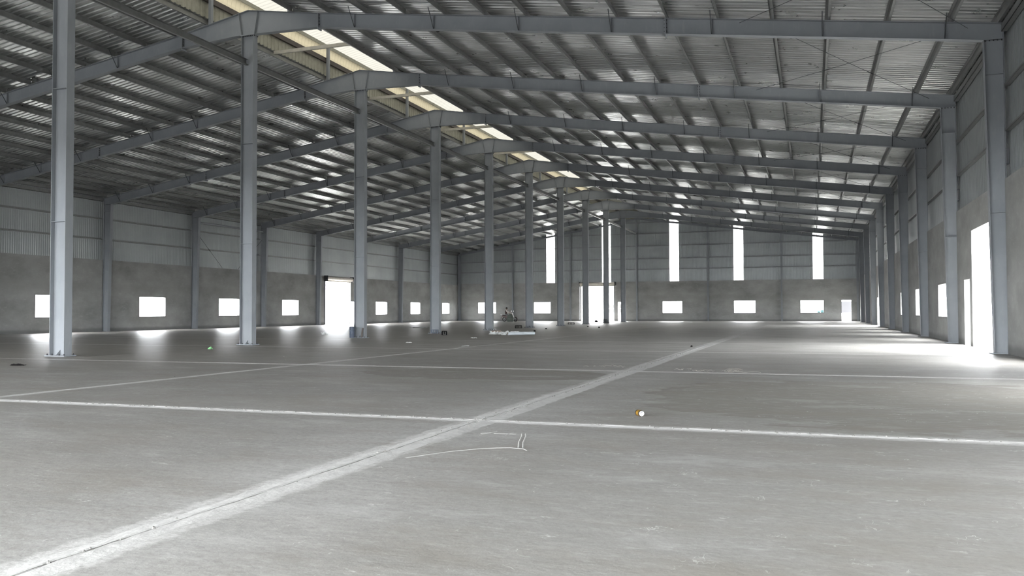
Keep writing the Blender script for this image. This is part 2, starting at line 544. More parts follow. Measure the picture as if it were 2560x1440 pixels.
dust_line([(16.17, -9.98), (16.17, -9.72)], 0.008)
dust_line([(15.90, -9.90), (15.98, -9.84), (16.0, -9.72)], 0.007)
dust_line([(15.97, -9.84), (15.94, -10.02)], 0.007)

# ------------------------------------------------------------------ roof: purlins and sheets
PX_R = (1.8, 3.3, 4.75, 6.2, 7.65, 9.05, 10.45, 11.9, 13.35, 14.87, 16.37, 17.9, 19.4, 20.95, 22.5, 23.62)
PX_L = (-1.8, -3.2, -4.6, -6.05, -7.5, -9.0, -10.3, -11.6, -12.9, -14.4, -15.8, -17.2, -18.6, -20.0, -21.3, -22.3)
BAYS = [(-24.0, 0.0)] + [(8.0 * i, 8.0 * (i + 1)) for i in range(9)] + [(72.0, 80.3)]

def purlin_mesh(length):
    mb = MB()
    t = 0.006
    mb.box((-t / 2, 0, 0), (t / 2, length, 0.2))
    mb.box((0, 0, 0), (0.07, length, t))
    mb.box((-0.07, 0, 0.2 - t), (0, length, 0.2))
    mb.box((0.07 - t, 0, 0), (0.07, length, 0.02))
    mb.box((-0.07, 0, 0.18), (-0.07 + t, length, 0.2))
    return mb.mesh('purlin', PURLIN)
P_ME = {round(b - a, 2): purlin_mesh(b - a - 0.02) for a, b in BAYS}

def sheet_profile(width, pitch, depth, flat=0.62):
    pts = []
    n = int(round(width / pitch))
    for k in range(n):
        y = k * pitch
        pts += [(y, 0), (y + pitch * flat, 0), (y + pitch * (flat + 0.1), depth), (y + pitch * 0.9, depth)]
    pts.append((width, 0))
    return pts

def roof_sheet_mesh(stations, seed):
    r = random.Random(seed)
    prof = sheet_profile(1.0, 0.25, 0.04)
    vs, fs = [], []
    for x in stations:
        z0 = top(x) + 0.205
        j = [r.uniform(-0.005, 0.005) for _ in range(5)]
        for q, (y, d) in enumerate(prof):
            e_ = 0 if q in (0, len(prof) - 1) else j[q // 4]
            vs.append((x, y, z0 + d + e_))
    n = len(prof)
    for i in range(len(stations) - 1):
        for k in range(n - 1):
            fs.append((i * n + k, i * n + k + 1, (i + 1) * n + k + 1, (i + 1) * n + k))
    return MB().add(vs, fs).mesh('roof_sheet', ROOF)

for side, name, pxs, st in ((1, 'ceiling_right', PX_R, (1.72, 2.9) + tuple(3.6 + 0.73 * k for k in range(28)) + (24.15,)), (-1, 'ceiling_left', PX_L, (-1.72, -3.0) + tuple(-3.7 - 0.69 * k for k in range(28)) + (-22.85,))):
    ceil = structure(empty(name))
    for (a, b) in BAYS:
        for x in pxs:
            z = top(x)
            o = link('purlin', P_ME[round(b - a, 2)], ceil, (x, a + 0.01, z + 0.002))
    variants = [roof_sheet_mesh(st, 40 + v) for v in range(6)]
    rs = random.Random(11 + side)
    for k in range(105):
        o = link('roof_sheet', rs.choice(variants), ceil, (0, YF + k * 1.0, 0.0))
        o.rotation_euler = (0, 0, 0)

# ------------------------------------------------------------------ ridge monitor with translucent sheets
monitor = structure(empty('roof_monitor'))
ZB, ZT = 12.58, 13.22
for (a, b) in BAYS:
    lit = a < 63
    L = b - a
    for s in (-1, 1):
        # opaque skirt of ribbed sheet from the roof opening up to the eave beam
        prof = sheet_profile(L, L / round(L / 0.25), 0.025)
        vs, fs = [], []
        zb = top(1.85 * s) + 0.2
        for z in (zb, ZB + 0.02):
            for y, d in prof:
                vs.append((s * (1.88 + d), a + y, z))
        n = len(prof)
        for k in range(n - 1):
            fs.append((k, k + 1, n + k + 1, n + k))
        part('skirt_sheet', MB().add(vs, fs), SKIRT, monitor)
        part('eave_beam', MB().box((s * 1.76, a, ZB - 0.10), (s * 1.86, b, ZB + 0.10)), DARKBEAM, monitor)
        part('shoulder_beam', MB().box((s * 1.70, a, ZT - 0.08), (s * 1.78, b, ZT + 0.05)), SKIRT, monitor)
        # curved translucent side sheet
        vs, fs = [], []
        rows = [(1.92, ZB + 0.08), (1.93, ZB + 0.3), (1.90, ZB + 0.5), (1.84, ZT + 0.02), (1.76, ZT + 0.08)]
        for x, z in rows:
            for y, d in prof:
                vs.append((s * (x + d * 0.6), a + y, z + d * 0.3))
        for i in range(len(rows) - 1):
            for k in range(n - 1):
                fs.append((i * n + k, i * n + k + 1, (i + 1) * n + k + 1, (i + 1) * n + k))
        part('side_pane', MB().add(vs, fs), GLOW_CREAM if lit else SKIRT, monitor)
        # roof slope of the monitor
        vs, fs = [], []
        rows = [(2.05, ZT + 0.03), (1.0, ZT + 0.22), (0.0, ZT + 0.36)]
        for x, z in rows:
            for y, d in prof:
                vs.append((s * x, a + y, z + d))
        for i in range(len(rows) - 1):
            for k in range(n - 1):
                fs.append((i * n + k, i * n + k + 1, (i + 1) * n + k + 1, (i + 1) * n + k))
        part('roof_pane', MB().add(vs, fs), GLOW_ROOF if lit else SKIRT, monitor)
    part('ridge_beam', MB().box((-0.04, a, ZT + 0.2), (0.04, b, ZT + 0.33)), SKIRT, monitor)
for y in (YF, 80.28):
    part('end_sheet', MB().prism([(-1.95, 11.8), (1.95, 11.8), (1.95, ZT + 0.05), (0, ZT + 0.36), (-1.95, ZT + 0.05)], y, y + 0.02), SKIRT, monitor)
for i in range(0, 10):
    y = S * i
    for s in (-1, 1):
        part('monitor_post', MB().box((s * 1.62, y - 0.06, top(1.6 * s) + 0.015), (s * 1.74, y + 0.06, ZT)), STEEL, monitor)
    zt = top(1.8) + 0.03
    part('cross_tie', MB().prism_x([(y + 3.95, zt), (y + 4.05, zt), (y + 4.05, zt + 0.008), (y + 3.96, zt + 0.008), (y + 3.96, zt + 0.13), (y + 3.95, zt + 0.13)], -1.75, 1.75), BEIGE, monitor)

# ------------------------------------------------------------------ walls
def corr_sheet(width, z0, z1a, z1b, pitch=0.143, depth=0.013):
    """ribbed sheet in the y,z plane, y from 0 to width, sloping top edge"""
    prof = sheet_profile(width, width / max(1, round(width / pitch)), depth, 0.5)
    vs, fs = [], []
    for r in range(2):
        for y, d in prof:
            z = z0 if r == 0 else z1a + (z1b - z1a) * y / width
            vs.append((d, y, z))
    n = len(prof)
    for k in range(n - 1):
        fs.append((k, k + 1, n + k + 1, n + k))
    return MB().add(vs, fs)

def masonry(lo, hi, H, holes, f):
    """boxes of a wall between lo and hi along its length with rectangular holes (a, b, z0, z1); f(a,b,z0,z1) makes a box"""
    cuts = sorted(set([lo, hi] + [h[0] for h in holes] + [h[1] for h in holes]))
    for a, b in zip(cuts[:-1], cuts[1:]):
        mid = (a + b) / 2
        inside = sorted([(h[2], h[3]) for h in holes if h[0] < mid < h[1]])
        z = 0.0
        for z0, z1 in inside:
            if z0 > z + 1e-4:
                f(a, b, z, z0)
            z = z1
        if z < H - 1e-4:
            f(a, b, z, H)

LEFT_WIN = {16: (19.0, 21.4), 24: (26.9, 29.3), 32: (34.8, 37.2), 40: (42.8, 45.2), 56: (58.85, 61.3), 64: (66.75, 69.15), 72: (75.2, 77.3)}
RIGHT_WIN = {16: (18.3, 20.68), 24: (26.25, 28.62), 32: (33.75, 36.12), 40: (41.5, 43.85), 56: (58.8, 61.2), 64: (66.8, 69.2), 72: (74.9, 77.2)}
LEFT_DOORS = [(49.25, 53.65, 0.0, 4.0), (53.85, 55.0, 0.0, 2.15)]
RIGHT_DOORS = [(8.75, 12.95, 0.0, 3.70), (13.35, 14.45, 0.0, 2.18)]
RIGHT_DOORS2 = [(48.9, 53.2, 0.0, 3.70), (53.6, 54.7, 0.0, 2.18)]
END_WIN = [(-19.85, -17.5), (-12.65, -10.55), (2.8, 5.03), (10.72, 13.03), (17.72, 20.1)]
END_DOORS = [(-6.78, -2.8, 0.0, 4.12), (-2.4, -1.47, 0.0, 2.24), (21.87, 22.87, 0.0, 2.28)]
win_n, door_n = [0], [0]

def reveal(f, a, b, z0, z1, is_door, mats=PATCH):
    """rendered lining of an opening with a slightly proud band on the room face; f(a,b,z0,z1,d0,d1): box, d = depth from room face (+ into wall)"""
    t, w, pr = 0.018, (0.02 if is_door else 0.06), -0.006
    mb = MB()
    f(mb, a, a + t, z0, z1, pr, 0.21)
    f(mb, b - t, b, z0, z1, pr, 0.21)
    f(mb, a + t, b - t, z1 - t, z1, pr, 0.21)
    f(mb, a - w, a, z0 - (0 if is_door else w), z1 + w, pr, 0.0)
    f(mb, b, b + w, z0 - (0 if is_door else w), z1 + w, pr, 0.0)
    f(mb, a, b, z1, z1 + w, pr, 0.0)
    if not is_door:
        f(mb, a + t, b - t, z0, z0 + t, pr, 0.21)
        f(mb, a, b, z0 - w, z0, pr, 0.0)
    if is_door:
        door_n[0] += 1
        nm = 'door_%d' % door_n[0]
    else:
        win_n[0] += 1
        nm = 'window_%d' % win_n[0]
    return structure(link(nm, mb.mesh(nm, mats)))

def side_wall(name, x_in, sgn, H, wins, doors, girts, eave_top, strips):
    wall = structure(empty(name))
    d1 = x_in + sgn * 0.2
    for (a, b) in BAYS:
        lo, hi = a + 0.165, b - 0.165
        if b > 79:
            hi = YE
        holes = []
        if int(a) in wins:
            w = wins[int(a)]
            holes.append((w[0], w[1], 0.89, 2.19))
        for d in doors:
            if a <= d[0] < b:
                holes.append(d)
        if a < 0:
            holes += [] if sgn < 0 else [(-5.2, -2.8, 0.89, 2.19), (-13.2, -10.8, 0.89, 2.19), (-21.2, -18.8, 0.89, 2.19)]
        if a == 0.0 and sgn > 0:
            holes.append((2.6, 5.0, 0.89, 2.19))
        mb = MB()
        masonry(lo, hi, H, holes, lambda p, q, z0, z1: mb.box((x_in, p, z0), (d1, q, z1)))
        part('masonry_panel', mb, PLASTER, wall)
        for z in girts:
            gm = MB()
            gm.box((x_in + sgn * 0.02, lo, z), (x_in + sgn * 0.15, hi, z + 0.005))
            gm.box((x_in + sgn * 0.02, lo, z), (x_in + sgn * 0.026, hi, z + 0.055))
            gm.box((x_in + sgn * 0.144, lo, z), (x_in + sgn * 0.15, hi, z + 0.11))
            part('girt', gm, PURLIN, wall)
        part('eave_strut', MB().box((x_in - sgn * 0.02, lo, eave_top - 0.32), (x_in + sgn * 0.12, hi, eave_top - 0.30)).box((x_in - sgn * 0.02, lo, eave_top - 0.32), (x_in - sgn * 0.012, hi, eave_top - 0.12)), PURLIN, wall)
    for i in range(0, 11):
        y = S * i if i < 10 else 80.1
        part('pier', MB().box((x_in + sgn * 0.07, y - 0.24, 0), (d1 + sgn * 0.01, y + 0.24, H)), PLASTER, wall)
    me = corr_sheet(1.0, H - 0.03, eave_top + 0.15, eave_top + 0.15).mesh('wall_sheet', CLAD)
    k = 0
    y = YF
    while y < YE + 0.1:
        if not any(s0 - 0.5 < y + 0.5 < s0 + 1.5 - 0.5 + 1e-6 and abs(s0 - y) < 0.5 for s0 in strips):
            o = link('wall_sheet', me, wall, (x_in + sgn * 0.155, y, 0))
            o.scale = (sgn, 1, 1)
        y += 1.0
    return wall

STRIP_R = (46.0, 53.0)
wall_l = side_wall('wall_left', XL, -1, HM_L, LEFT_WIN, LEFT_DOORS, (5.66, 6.92), top_l(-22.3) + 0.08, ())
wall_r = side_wall('wall_right', XR, 1, HM_R, RIGHT_WIN, RIGHT_DOORS + RIGHT_DOORS2, (5.85, 7.04), top_r(23.62) + 0.05, STRIP_R)

def rv_side(x_in, sgn):
    return lambda mb, a, b, z0, z1, d0, d1: mb.box((x_in + sgn * d0, a, z0), (x_in + sgn * d1, b, z1))
for w in LEFT_WIN.values():
    reveal(rv_side(XL, -1), w[0], w[1], 0.89, 2.19, False)
for d in LEFT_DOORS:
    reveal(rv_side(XL, -1), d[0], d[1], d[2], d[3], True)
for w in RIGHT_WIN.values():
    reveal(rv_side(XR, 1), w[0], w[1], 0.89, 2.19, False)
for d in RIGHT_DOORS + RIGHT_DOORS2:
    reveal(rv_side(XR, 1), d[0], d[1], d[2], d[3], True, PLASTER)

def strip_light(me_mb, loc, sx=1, rz=0, mat=None):
    win_n[0] += 1
    w = structure(empty('window_%d' % win_n[0], loc, rz))
    o = part('pane', me_mb, mat or GLOW_WHITE, w)
    o.scale = (sx, 1, 1)
    return w
for y in STRIP_R:
    strip_light(corr_sheet(1.0, HM_R - 0.03, top_r(23.62) + 0.2, top_r(23.62) + 0.2), (XR + 0.155, y, 0), mat=GLOW_SIDE)

# far end wall
end = structure(empty('wall_back'))
holes = [(a, b, 0.93, 2.27) for a, b in END_WIN] + END_DOORS
STRIPS_E = (-11.08, -4.26, 3.62, 10.72, 19.05)
POSTS = (-15.3, -8.05, -0.13, 7.93, 15.8)
edges = (XL - 0.2,) + POSTS + (XR + 0.2,)
for a, b in zip(edges[:-1], edges[1:]):
    mb = MB()
    hs = [h for h in holes if a <= h[0] < b]
    masonry(a + (0.02 if a > -20 else 0), b - 0.02, HM_E, hs, lambda p, q, z0, z1: mb.box((p, YE, z0), (q, YE + 0.2, z1)))
    part('masonry_panel', mb, PLASTER, end)
    part('pier', MB().box((a - 0.2, YE + 0.05, 0), (a + 0.2, YE + 0.21, HM_E)), PLASTER, end)
    for z in (5.9, 7.13, 8.6, 10.03, 11.3):
        lo, hi = a + 0.08, b - 0.08
        if z > 8.0:
            lo = max(lo, -(11.0 - z) / 0.160 - 3.0) if z < 11.3 else max(lo, -2.5)
            hi = min(hi, (11.2 - z) / 0.1324 + 2.9) if z < 11.3 else min(hi, 2.5)
        if hi - lo < 0.4:
            continue
        runs, q = [], lo
        for st_ in STRIPS_E:
            if lo < st_ < hi:
                runs.append((q, st_))
                q = st_ + 1.05
        runs.append((q, hi))
        for lo, hi in runs:
            if hi - lo < 0.2:
                continue
            gm = MB()
            gm.box((lo, YE + 0.02, z), (hi, YE + 0.14, z + 0.005)).box((lo, YE + 0.02, z), (hi, YE + 0.026, z + 0.06)).box((lo, YE + 0.134, z), (hi, YE + 0.14, z + 0.12))
            part('girt', gm, GIRT, end)
cuts = [XL - 0.25]
x = XL - 0.25
segs = []
for s in STRIPS_E:
    n = max(1, round(s - x))
    segs += [(x + (s - x) * k / n, x + (s - x) * (k + 1) / n) for k in range(n)]
    x = s + 1.05
n = round(XR + 0.25 - x)
segs += [(x + (XR + 0.25 - x) * k / n, x + (XR + 0.25 - x) * (k + 1) / n) for k in range(n)]
for a, b in segs:
    mb = corr_sheet(b - a, HM_E - 0.03, top(max(XL, a)) + 0.22, top(min(XR, b)) + 0.22)
    o = part('wall_sheet', mb, CLAD, end, (b, YE + 0.145, 0))
    # turn the sheet so that it runs along x
    o.rotation_euler = (0, 0, math.pi / 2)
    o.location = (b, YE + 0.145, 0)
    for v in o.data.vertices:
        v.co.x, v.co.y = v.co.x, v.co.y
# corr_sheet runs from y=0; after the quarter turn it runs towards -x, so its first edge stands at x = b: swap the slopes
for o in [c for c in end.children if c.name.startswith('wall_sheet')]:
    bx = o.location.x
    me = o.data
    w = max(v.co.y for v in me.vertices)
    for v in me.vertices:
        if v.co.z > HM_E + 0.5:
            v.co.z = top(max(XL, min(XR, bx - v.co.y))) + 0.22
        v.co.x = v.co.x
for s in STRIPS_E:
    mb = corr_sheet(1.05, HM_E - 0.03, 1, 1)
    mb.v = [(vx, vy, (HM_E - 0.03 if vz > 2 else top(s + 1.05 - vy) + 0.22)) for vx, vy, vz in mb.v]
    win_n[0] += 1
    w = structure(empty('window_%d' % win_n[0], (s + 1.05, YE + 0.145, 0), math.pi / 2))
    part('pane', mb, GLOW_WHITE, w)
rv_end = lambda mb, a, b, z0, z1, d0, d1: mb.box((a, YE + d0, z0), (b, YE + d1, z1))
for a, b in END_WIN:
    reveal(rv_end, a, b, 0.93, 2.27, False)
for d in END_DOORS:
    reveal(rv_end, d[0], d[1], d[2], d[3], True)

# near gable behind the viewer: unseen, its open lower part sized to light the hall
front = structure(empty('wall_front'))
n = 46
for k in range(n):
    a = XL - 0.25 + (XR - XL + 0.5) * k / n
    b = XL - 0.25 + (XR - XL + 0.5) * (k + 1) / n
    z0 = 4.7
    mb = corr_sheet(b - a, z0, 1, 1)
    mb.v = [(vx, vy, (z0 if q % (len(mb.v)) < len(mb.v) // 2 else top(max(XL, min(XR, b - vy))) + 0.22)) for q, (vx, vy, vz) in enumerate(mb.v)]
    o = part('wall_sheet', mb, CLAD, front, (b, YF, 0))
    o.rotation_euler = (0, 0, math.pi / 2)

# ------------------------------------------------------------------ steel frames
W = 0.008
def flange(mb, pts, t, w):
    """thin flange along a polyline in x,z (t to the left of its direction)"""
    for (x0, z0), (x1, z1) in zip(pts[:-1], pts[1:]):
        d = Vector((x1 - x0, z1 - z0)).normalized()
        nx, nz = -d.y * t, d.x * t
        mb.prism([(x0, z0), (x1, z1), (x1 + nx, z1 + nz), (x0 + nx, z0 + nz)], -w / 2, w / 2)

# central columns
CH = 11.03
HW, HB = 0.255, 0.126
cm = MB()
cm.box((-HW + 0.012, -W / 2, 0.03), (HW - 0.012, W / 2, CH))
for s in (-1, 1):
    cm.box((s * (HW - 0.014), -HB, 0.03), (s * HW, HB, CH))
C_ME = cm.mesh('central_column', STEEL)
bp = MB().box((-0.34, -0.2, 0.004), (0.34, 0.2, 0.03)).mesh('base_plate', STEEL)
gus = MB()
gus.prism_x([(-0.15, 0.03), (0.15, 0.03), (0.0, 0.18)], -0.006, 0.006)
GUS = gus.mesh('gusset', STEEL)
bolts = MB()
for sx in (-0.29, -0.12, 0.12, 0.29):
    for sy in (-0.155, 0.155):
        bolts.lathe([(0.014, 0.03), (0.014, 0.075), (0.0, 0.075)], (sx, sy, 0), seg=6)
        bolts.lathe([(0.026, 0.03), (0.026, 0.052), (0.0, 0.052)], (sx, sy, 0), seg=6)
BLT = bolts.mesh('anchor_bolt', BOLT)
stf = MB()
stf.box((-HW + 0.014, -HB + 0.004, 0), (HW - 0.014, HB - 0.004, 0.012))
STF = stf.mesh('stiffener', STEEL)
cap = MB().box((-0.30, -0.14, CH), (0.30, 0.14, CH + 0.025))
CAPM = cap.mesh('cap_plate', STEEL)
cb = MB()
for sx in (-0.2, -0.12, -0.04, 0.04, 0.12, 0.2, 0.275, -0.275):
    for sy in (-0.09, 0.09):
        cb.lathe([(0.0, CH - 0.035), (0.016, CH - 0.035), (0.016, CH)], (sx, sy, 0), seg=6)
CBM = cb.mesh('cap_bolt', BOLT)
CENTRE_NOTE = {0: 'nearest of the row, large at the left', 1: 'second of the row, tied to the haunch above',
               2: 'third of the row, with a blue drum at its foot', 3: 'fourth of the row, two dark crates at its foot',
               4: 'fifth of the row, beside pale plastic scraps', 5: 'sixth of the row, just beyond the pale roll',
               6: 'seventh of the row, by a flat black crate', 7: 'eighth of the row, before the far gateway',
               8: 'ninth of the row, crossing the far gateway', 9: 'last of the row, before the narrow far door'}
c0 = None
for i in range(10):
    if c0 is None:
        c0 = empty('steel_column', (0, 0, 0))
        link('shaft', C_ME, c0)
        link('base_plate', bp, c0)
        link('gusset', GUS, c0)
        link('anchor_bolts', BLT, c0)['kind'] = 'stuff'
        link('stiffener', STF, c0, (0, 0, 3.58))
        link('stiffener', STF, c0, (0, 0, 7.15))
        link('cap_plate', CAPM, c0)
        link('cap_bolts', CBM, c0)['kind'] = 'stuff'
        c = c0
    else:
        c = copy_tree(c0)
    c.location = (0, S * i, 0)
    tag(c, 'grey central row column, ' + CENTRE_NOTE[i], 'column', 'central row of steel columns')

# wall columns, tapering: outer flange upright, inner flange leaning into the hall
def wall_column(xo, xib, xit, ztop, zin, sgn):
    """xo outer flange, xib/xit inner flange foot/top; sgn +1 right wall"""
    mb = MB()
    mb.prism([(xo, 0.03), (xib, 0.03), (xit, zin), (xo, zin)], -W / 2, W / 2)
    mb.box((xo - sgn * 0.0, -0.11, 0.03), (xo - sgn * 0.012, 0.11, ztop))
    d = 0.013 * sgn
    mb.prism([(xib, 0.03), (xit, zin), (xit + d, zin), (xib + d, 0.03)], -0.11, 0.11)
    return mb.mesh('wall_column', STEEL)
def small_stiff(xo, xi, z):
    mb = MB()
    mb.box((xo, -0.105, z), (xi, 0.105, z + 0.012))
    return mb.mesh('stiffener', STEEL)
RXO, RXB, RXT, RZT, RZI = 23.75, 23.40, 23.27, top_r(23.75) - 0.02, 8.33
LXO, LXB, LXT, LZT, LZI = -22.45, -22.08, -21.90, top_l(-22.45) - 0.02, 7.87
for sgn, xo, xb, xt, zt, zi in ((1, RXO, RXB, RXT, RZT, RZI), (-1, LXO, LXB, LXT, LZT, LZI)):
    me = wall_column(xo, xb, xt, zt, zi, sgn)
    s1, s2 = small_stiff(xo, xb + (xt - xb) * 0.45, 3.72), small_stiff(xo, xb + (xt - xb) * 0.9, 7.4)
    s3 = small_stiff(xo, xt, zi - 0.006)
    xm = (xo + xb) / 2
    bpm = MB().box((xm - 0.27, -0.16, 0.004), (xm + 0.27, 0.16, 0.03)).mesh('base_plate', STEEL)
    cbm = MB()
    for k in range(5):
        for s in (-0.07, 0.07):
            cbm.lathe([(0.0, zi - 0.04), (0.014, zi - 0.04), (0.014, zi)], (xo + (xt - xo) * (k + 0.5) / 5, s, 0), seg=6)
    cbm = cbm.mesh('cap_bolt', BOLT)
    first = None
    for i in range(1 if sgn > 0 else 1, 10):
        if first is None:
            first = empty('steel_column')
            link('shaft', me, first)
            link('base_plate', bpm, first)
            for sm in (s1, s2, s3):
                link('stiffener', sm, first)
            link('cap_bolts', cbm, first)['kind'] = 'stuff'
            c = first
        else:
            c = copy_tree(first)
        c.location = (0, S * i, 0)
        side = 'right' if sgn > 0 else 'left'
        k = 10 - i
        extra = {9: ', beside the tall gateway', 8: ', just beyond the narrow door'}.get(k, '') if sgn > 0 else ''
        tag(c, 'tapered grey column on the %s wall, %s from far corner%s' % (side, ORD[k - 1], extra), 'column', '%s wall columns' % side)

# end wall posts and corner columns
pm = {}
for k, x in enumerate(POSTS):
    zt = top(x) - 0.12
    mb = MB()
    mb.box((-W / 2, -0.22, 0.02), (W / 2, -0.01, zt)).box((-0.085, -0.22, 0.02), (0.085, -0.21, zt)).box((-0.085, -0.012, 0.02), (0.085, -0.002, zt))
    e = empty('wind_post', (x, YE, 0))
    part('shaft', mb, STEEL, e)
    part('base_plate', MB().box((-0.14, -0.30, 0.004), (0.14, -0.005, 0.02)), STEEL, e)
    tag(e, 'slim grey steel post on the far end wall, %s from the left corner' % ORD[k], 'post', 'end wall posts')
for x, nm, sg in ((XL + 0.02, 'left', 1), (XR - 0.02, 'right', -1)):
    zt = top(x) - 0.2
    mb = MB()
    mb.box((-W / 2 + sg * 0.15, -0.32, 0.02), (W / 2 + sg * 0.15, -0.02, zt)).box((sg * 0.02, -0.32, 0.02), (sg * 0.28, -0.31, zt)).box((sg * 0.02, -0.02, 0.02), (sg * 0.28, -0.01, zt))
    e = empty('corner_column', (x, YE, 0))
    part('shaft', mb, STEEL, e)
    part('base_plate', MB().box((sg * 0.0, -0.36, 0.004), (sg * 0.32, -0.005, 0.02)), STEEL, e)
    tag(e, 'grey steel column in the far %s corner of the hall' % nm, 'column')

# rafters
def rafter_meshes(sgn):
    tp = top
    xe = RXO if sgn > 0 else LXO
    xs_ = [0.0, sgn * 2.9 if sgn > 0 else -3.0, xe]
    xk = xs_[1]
    topl = [(x, tp(x)) for x in xs_]
    zb = CH + 0.03
    bot = [(0.0, zb), (sgn * 0.5, zb), (xk, tp(xk) - 0.49), (RXT if sgn > 0 else LXT, RZI if sgn > 0 else LZI), (xe, (RZI if sgn > 0 else LZI))]
    mb = MB()
    up_, lo_ = topl, bot
    # web split at the haunch so that every face stays convex
    mb.prism([(0, zb), (sgn * 0.5, zb), (xk, bot[2][1]), (xk, topl[1][1]), (0, topl[0][1])], -W / 2, W / 2)
    mb.prism([(xk, bot[2][1]), bot[3], bot[4], topl[2], topl[1]], -W / 2, W / 2)
    flange(mb, topl, -0.013 * sgn, 0.22)
    flange(mb, bot[:4], 0.013 * sgn, 0.22)
    main = mb.mesh('rafter_beam', STEEL)
    plates = []
    def plate(x, dx, w=0.105, t=0.012, extra=0.0):
        m2 = MB()
        zt = tp(x) - 0.013
        xa = abs(x)
        if xa < abs(xk):
            f = max(0, (xa - 0.5) / (abs(xk) - 0.5))
            z0 = zb + (bot[2][1] - zb) * f
        else:
            f = (xa - abs(xk)) / (abs(bot[3][0]) - abs(xk))
            z0 = bot[2][1] + (bot[3][1] - bot[2][1]) * min(1, f)
        z0 += 0.012
        m2.prism([(x - t / 2, z0 - extra), (x + t / 2, z0 - extra), (x + dx + t / 2, zt), (x + dx - t / 2, zt)], -w, w)
        return m2.mesh('stiffener', STEEL)
    plates.append(('stiffener', plate(sgn * 0.27, sgn * 0.14)))
    for x in (sgn * 2.88, sgn * 14.85):
        plates.append(('splice_plate', plate(x, 0, 0.125, 0.04, 0.09)))
    FX = (4.3, 7.25, 10.2, 13.2, 16.2, 19.25, 22.35) if sgn > 0 else (-5.9, -8.85, -11.5, -16.0, -18.7, -21.2)
    for x in FX:
        plates.append(('stiffener', plate(x, 0, 0.09, 0.008)))
    braces = []
    for x in FX:
        m3 = MB()
        zt = tp(x) + 0.12
        xa = abs(x)
        f = (xa - abs(xk)) / (abs(bot[3][0]) - abs(xk))
        z0 = bot[2][1] + (bot[3][1] - bot[2][1]) * f + 0.02
        m3.tube([(x, -0.08, z0), (x + 0.0, -0.5, zt)], 0.014, 5)
        braces.append(m3.mesh('fly_brace', ROD))
    bb = MB()
    for x in (sgn * 2.88, sgn * 14.85):
        for k in range(4):
            for s in (-0.06, 0.06):
                zz = tp(x) - 0.06 - k * 0.11
                bb.lathe([(0.0, -0.045), (0.014, -0.045), (0.014, 0.045), (0.0, 0.045)], (x, s, zz), axis='x', seg=6)
    return main, plates, braces, bb.mesh('splice_bolt', BOLT)
for sgn in (1, -1):
    main, plates, braces, bb = rafter_meshes(sgn)
    first = None
    for i in range(0, 10):
        if first is None:
            first = empty('rafter')
            link('beam', main, first)
            for nm, me in plates:
                link(nm, me, first)
            for me in braces:
                link('fly_brace', me, first)
            link('splice_bolts', bb, first)['kind'] = 'stuff'
            r = first
        else:
            r = copy_tree(first)
        r.location = (0, S * i, 0)
        side = 'right' if sgn > 0 else 'left'
        tag(r, 'grey rafter on the %s roof slope at the %s central column from the front' % (side, ORD[i]), 'rafter', '%s slope rafters' % side)
# light edge rafters on the far end wall
for sgn in (1, -1):
    xs_ = [0.0, 2.9, RXO] if sgn > 0 else [0.0, -3.0, LXO]
    mb = MB()
    for x0, x1 in zip(xs_[:-1], xs_[1:]):
        mb.prism([(x0, top(x0 + sgn * 1e-3) - 0.2), (x1, top(x1) - 0.2), (x1, top(x1)), (x0, top(x0 + sgn * 1e-3))], -0.004, 0.004)
        mb.prism([(x0, top(x0 + sgn * 1e-3) - 0.2), (x1, top(x1) - 0.2), (x1, top(x1) - 0.208), (x0, top(x0 + sgn * 1e-3) - 0.208)], -0.08, 0.08)
        mb.prism([(x0, top(x0 + sgn * 1e-3) - 0.008), (x1, top(x1) - 0.008), (x1, top(x1)), (x0, top(x0 + sgn * 1e-3))], -0.08, 0.08)
    e = empty('edge_rafter', (0, YE - 0.1, 0))
    part('beam', mb, STEEL, e)
    tag(e, 'shallow grey edge rafter along the top of the far end wall, %s slope' % ('right' if sgn > 0 else 'left'), 'rafter')

# longitudinal ties between the central columns
tb = MB()
tb.box((-0.02, 0.01, 0), (-0.012, 7.98, 0.22)).box((-0.02, 0.01, 0), (0.07, 7.98, 0.008)).box((-0.02, 0.01, 0.212), (0.07, 7.98, 0.22)).box((0.062, 0.01, 0), (0.07, 7.98, 0.03))
TB = tb.mesh('channel', PURLIN)
tc = MB().box((-0.1, 0.005, -0.03), (-0.02, 0.16, 0.25)).mesh('cleat', BOLT)
first = None
for i in range(10):
    if first is None:
        first = empty('tie_beam')
        link('channel', TB, first)
        link('cleat', tc, first)
        t = first
    else:
        t = copy_tree(first)
    t.location = (-0.10, S * i + (0.0), 9.98)
    if i == 9:
        where = 'running from the last central column to the far end wall'
    else:
        where = 'between the %s and %s central columns' % (ORD[i], ORD[i + 1])
    tag(t, 'steel channel tie high up, ' + where, 'tie beam', 'ties along the central row')

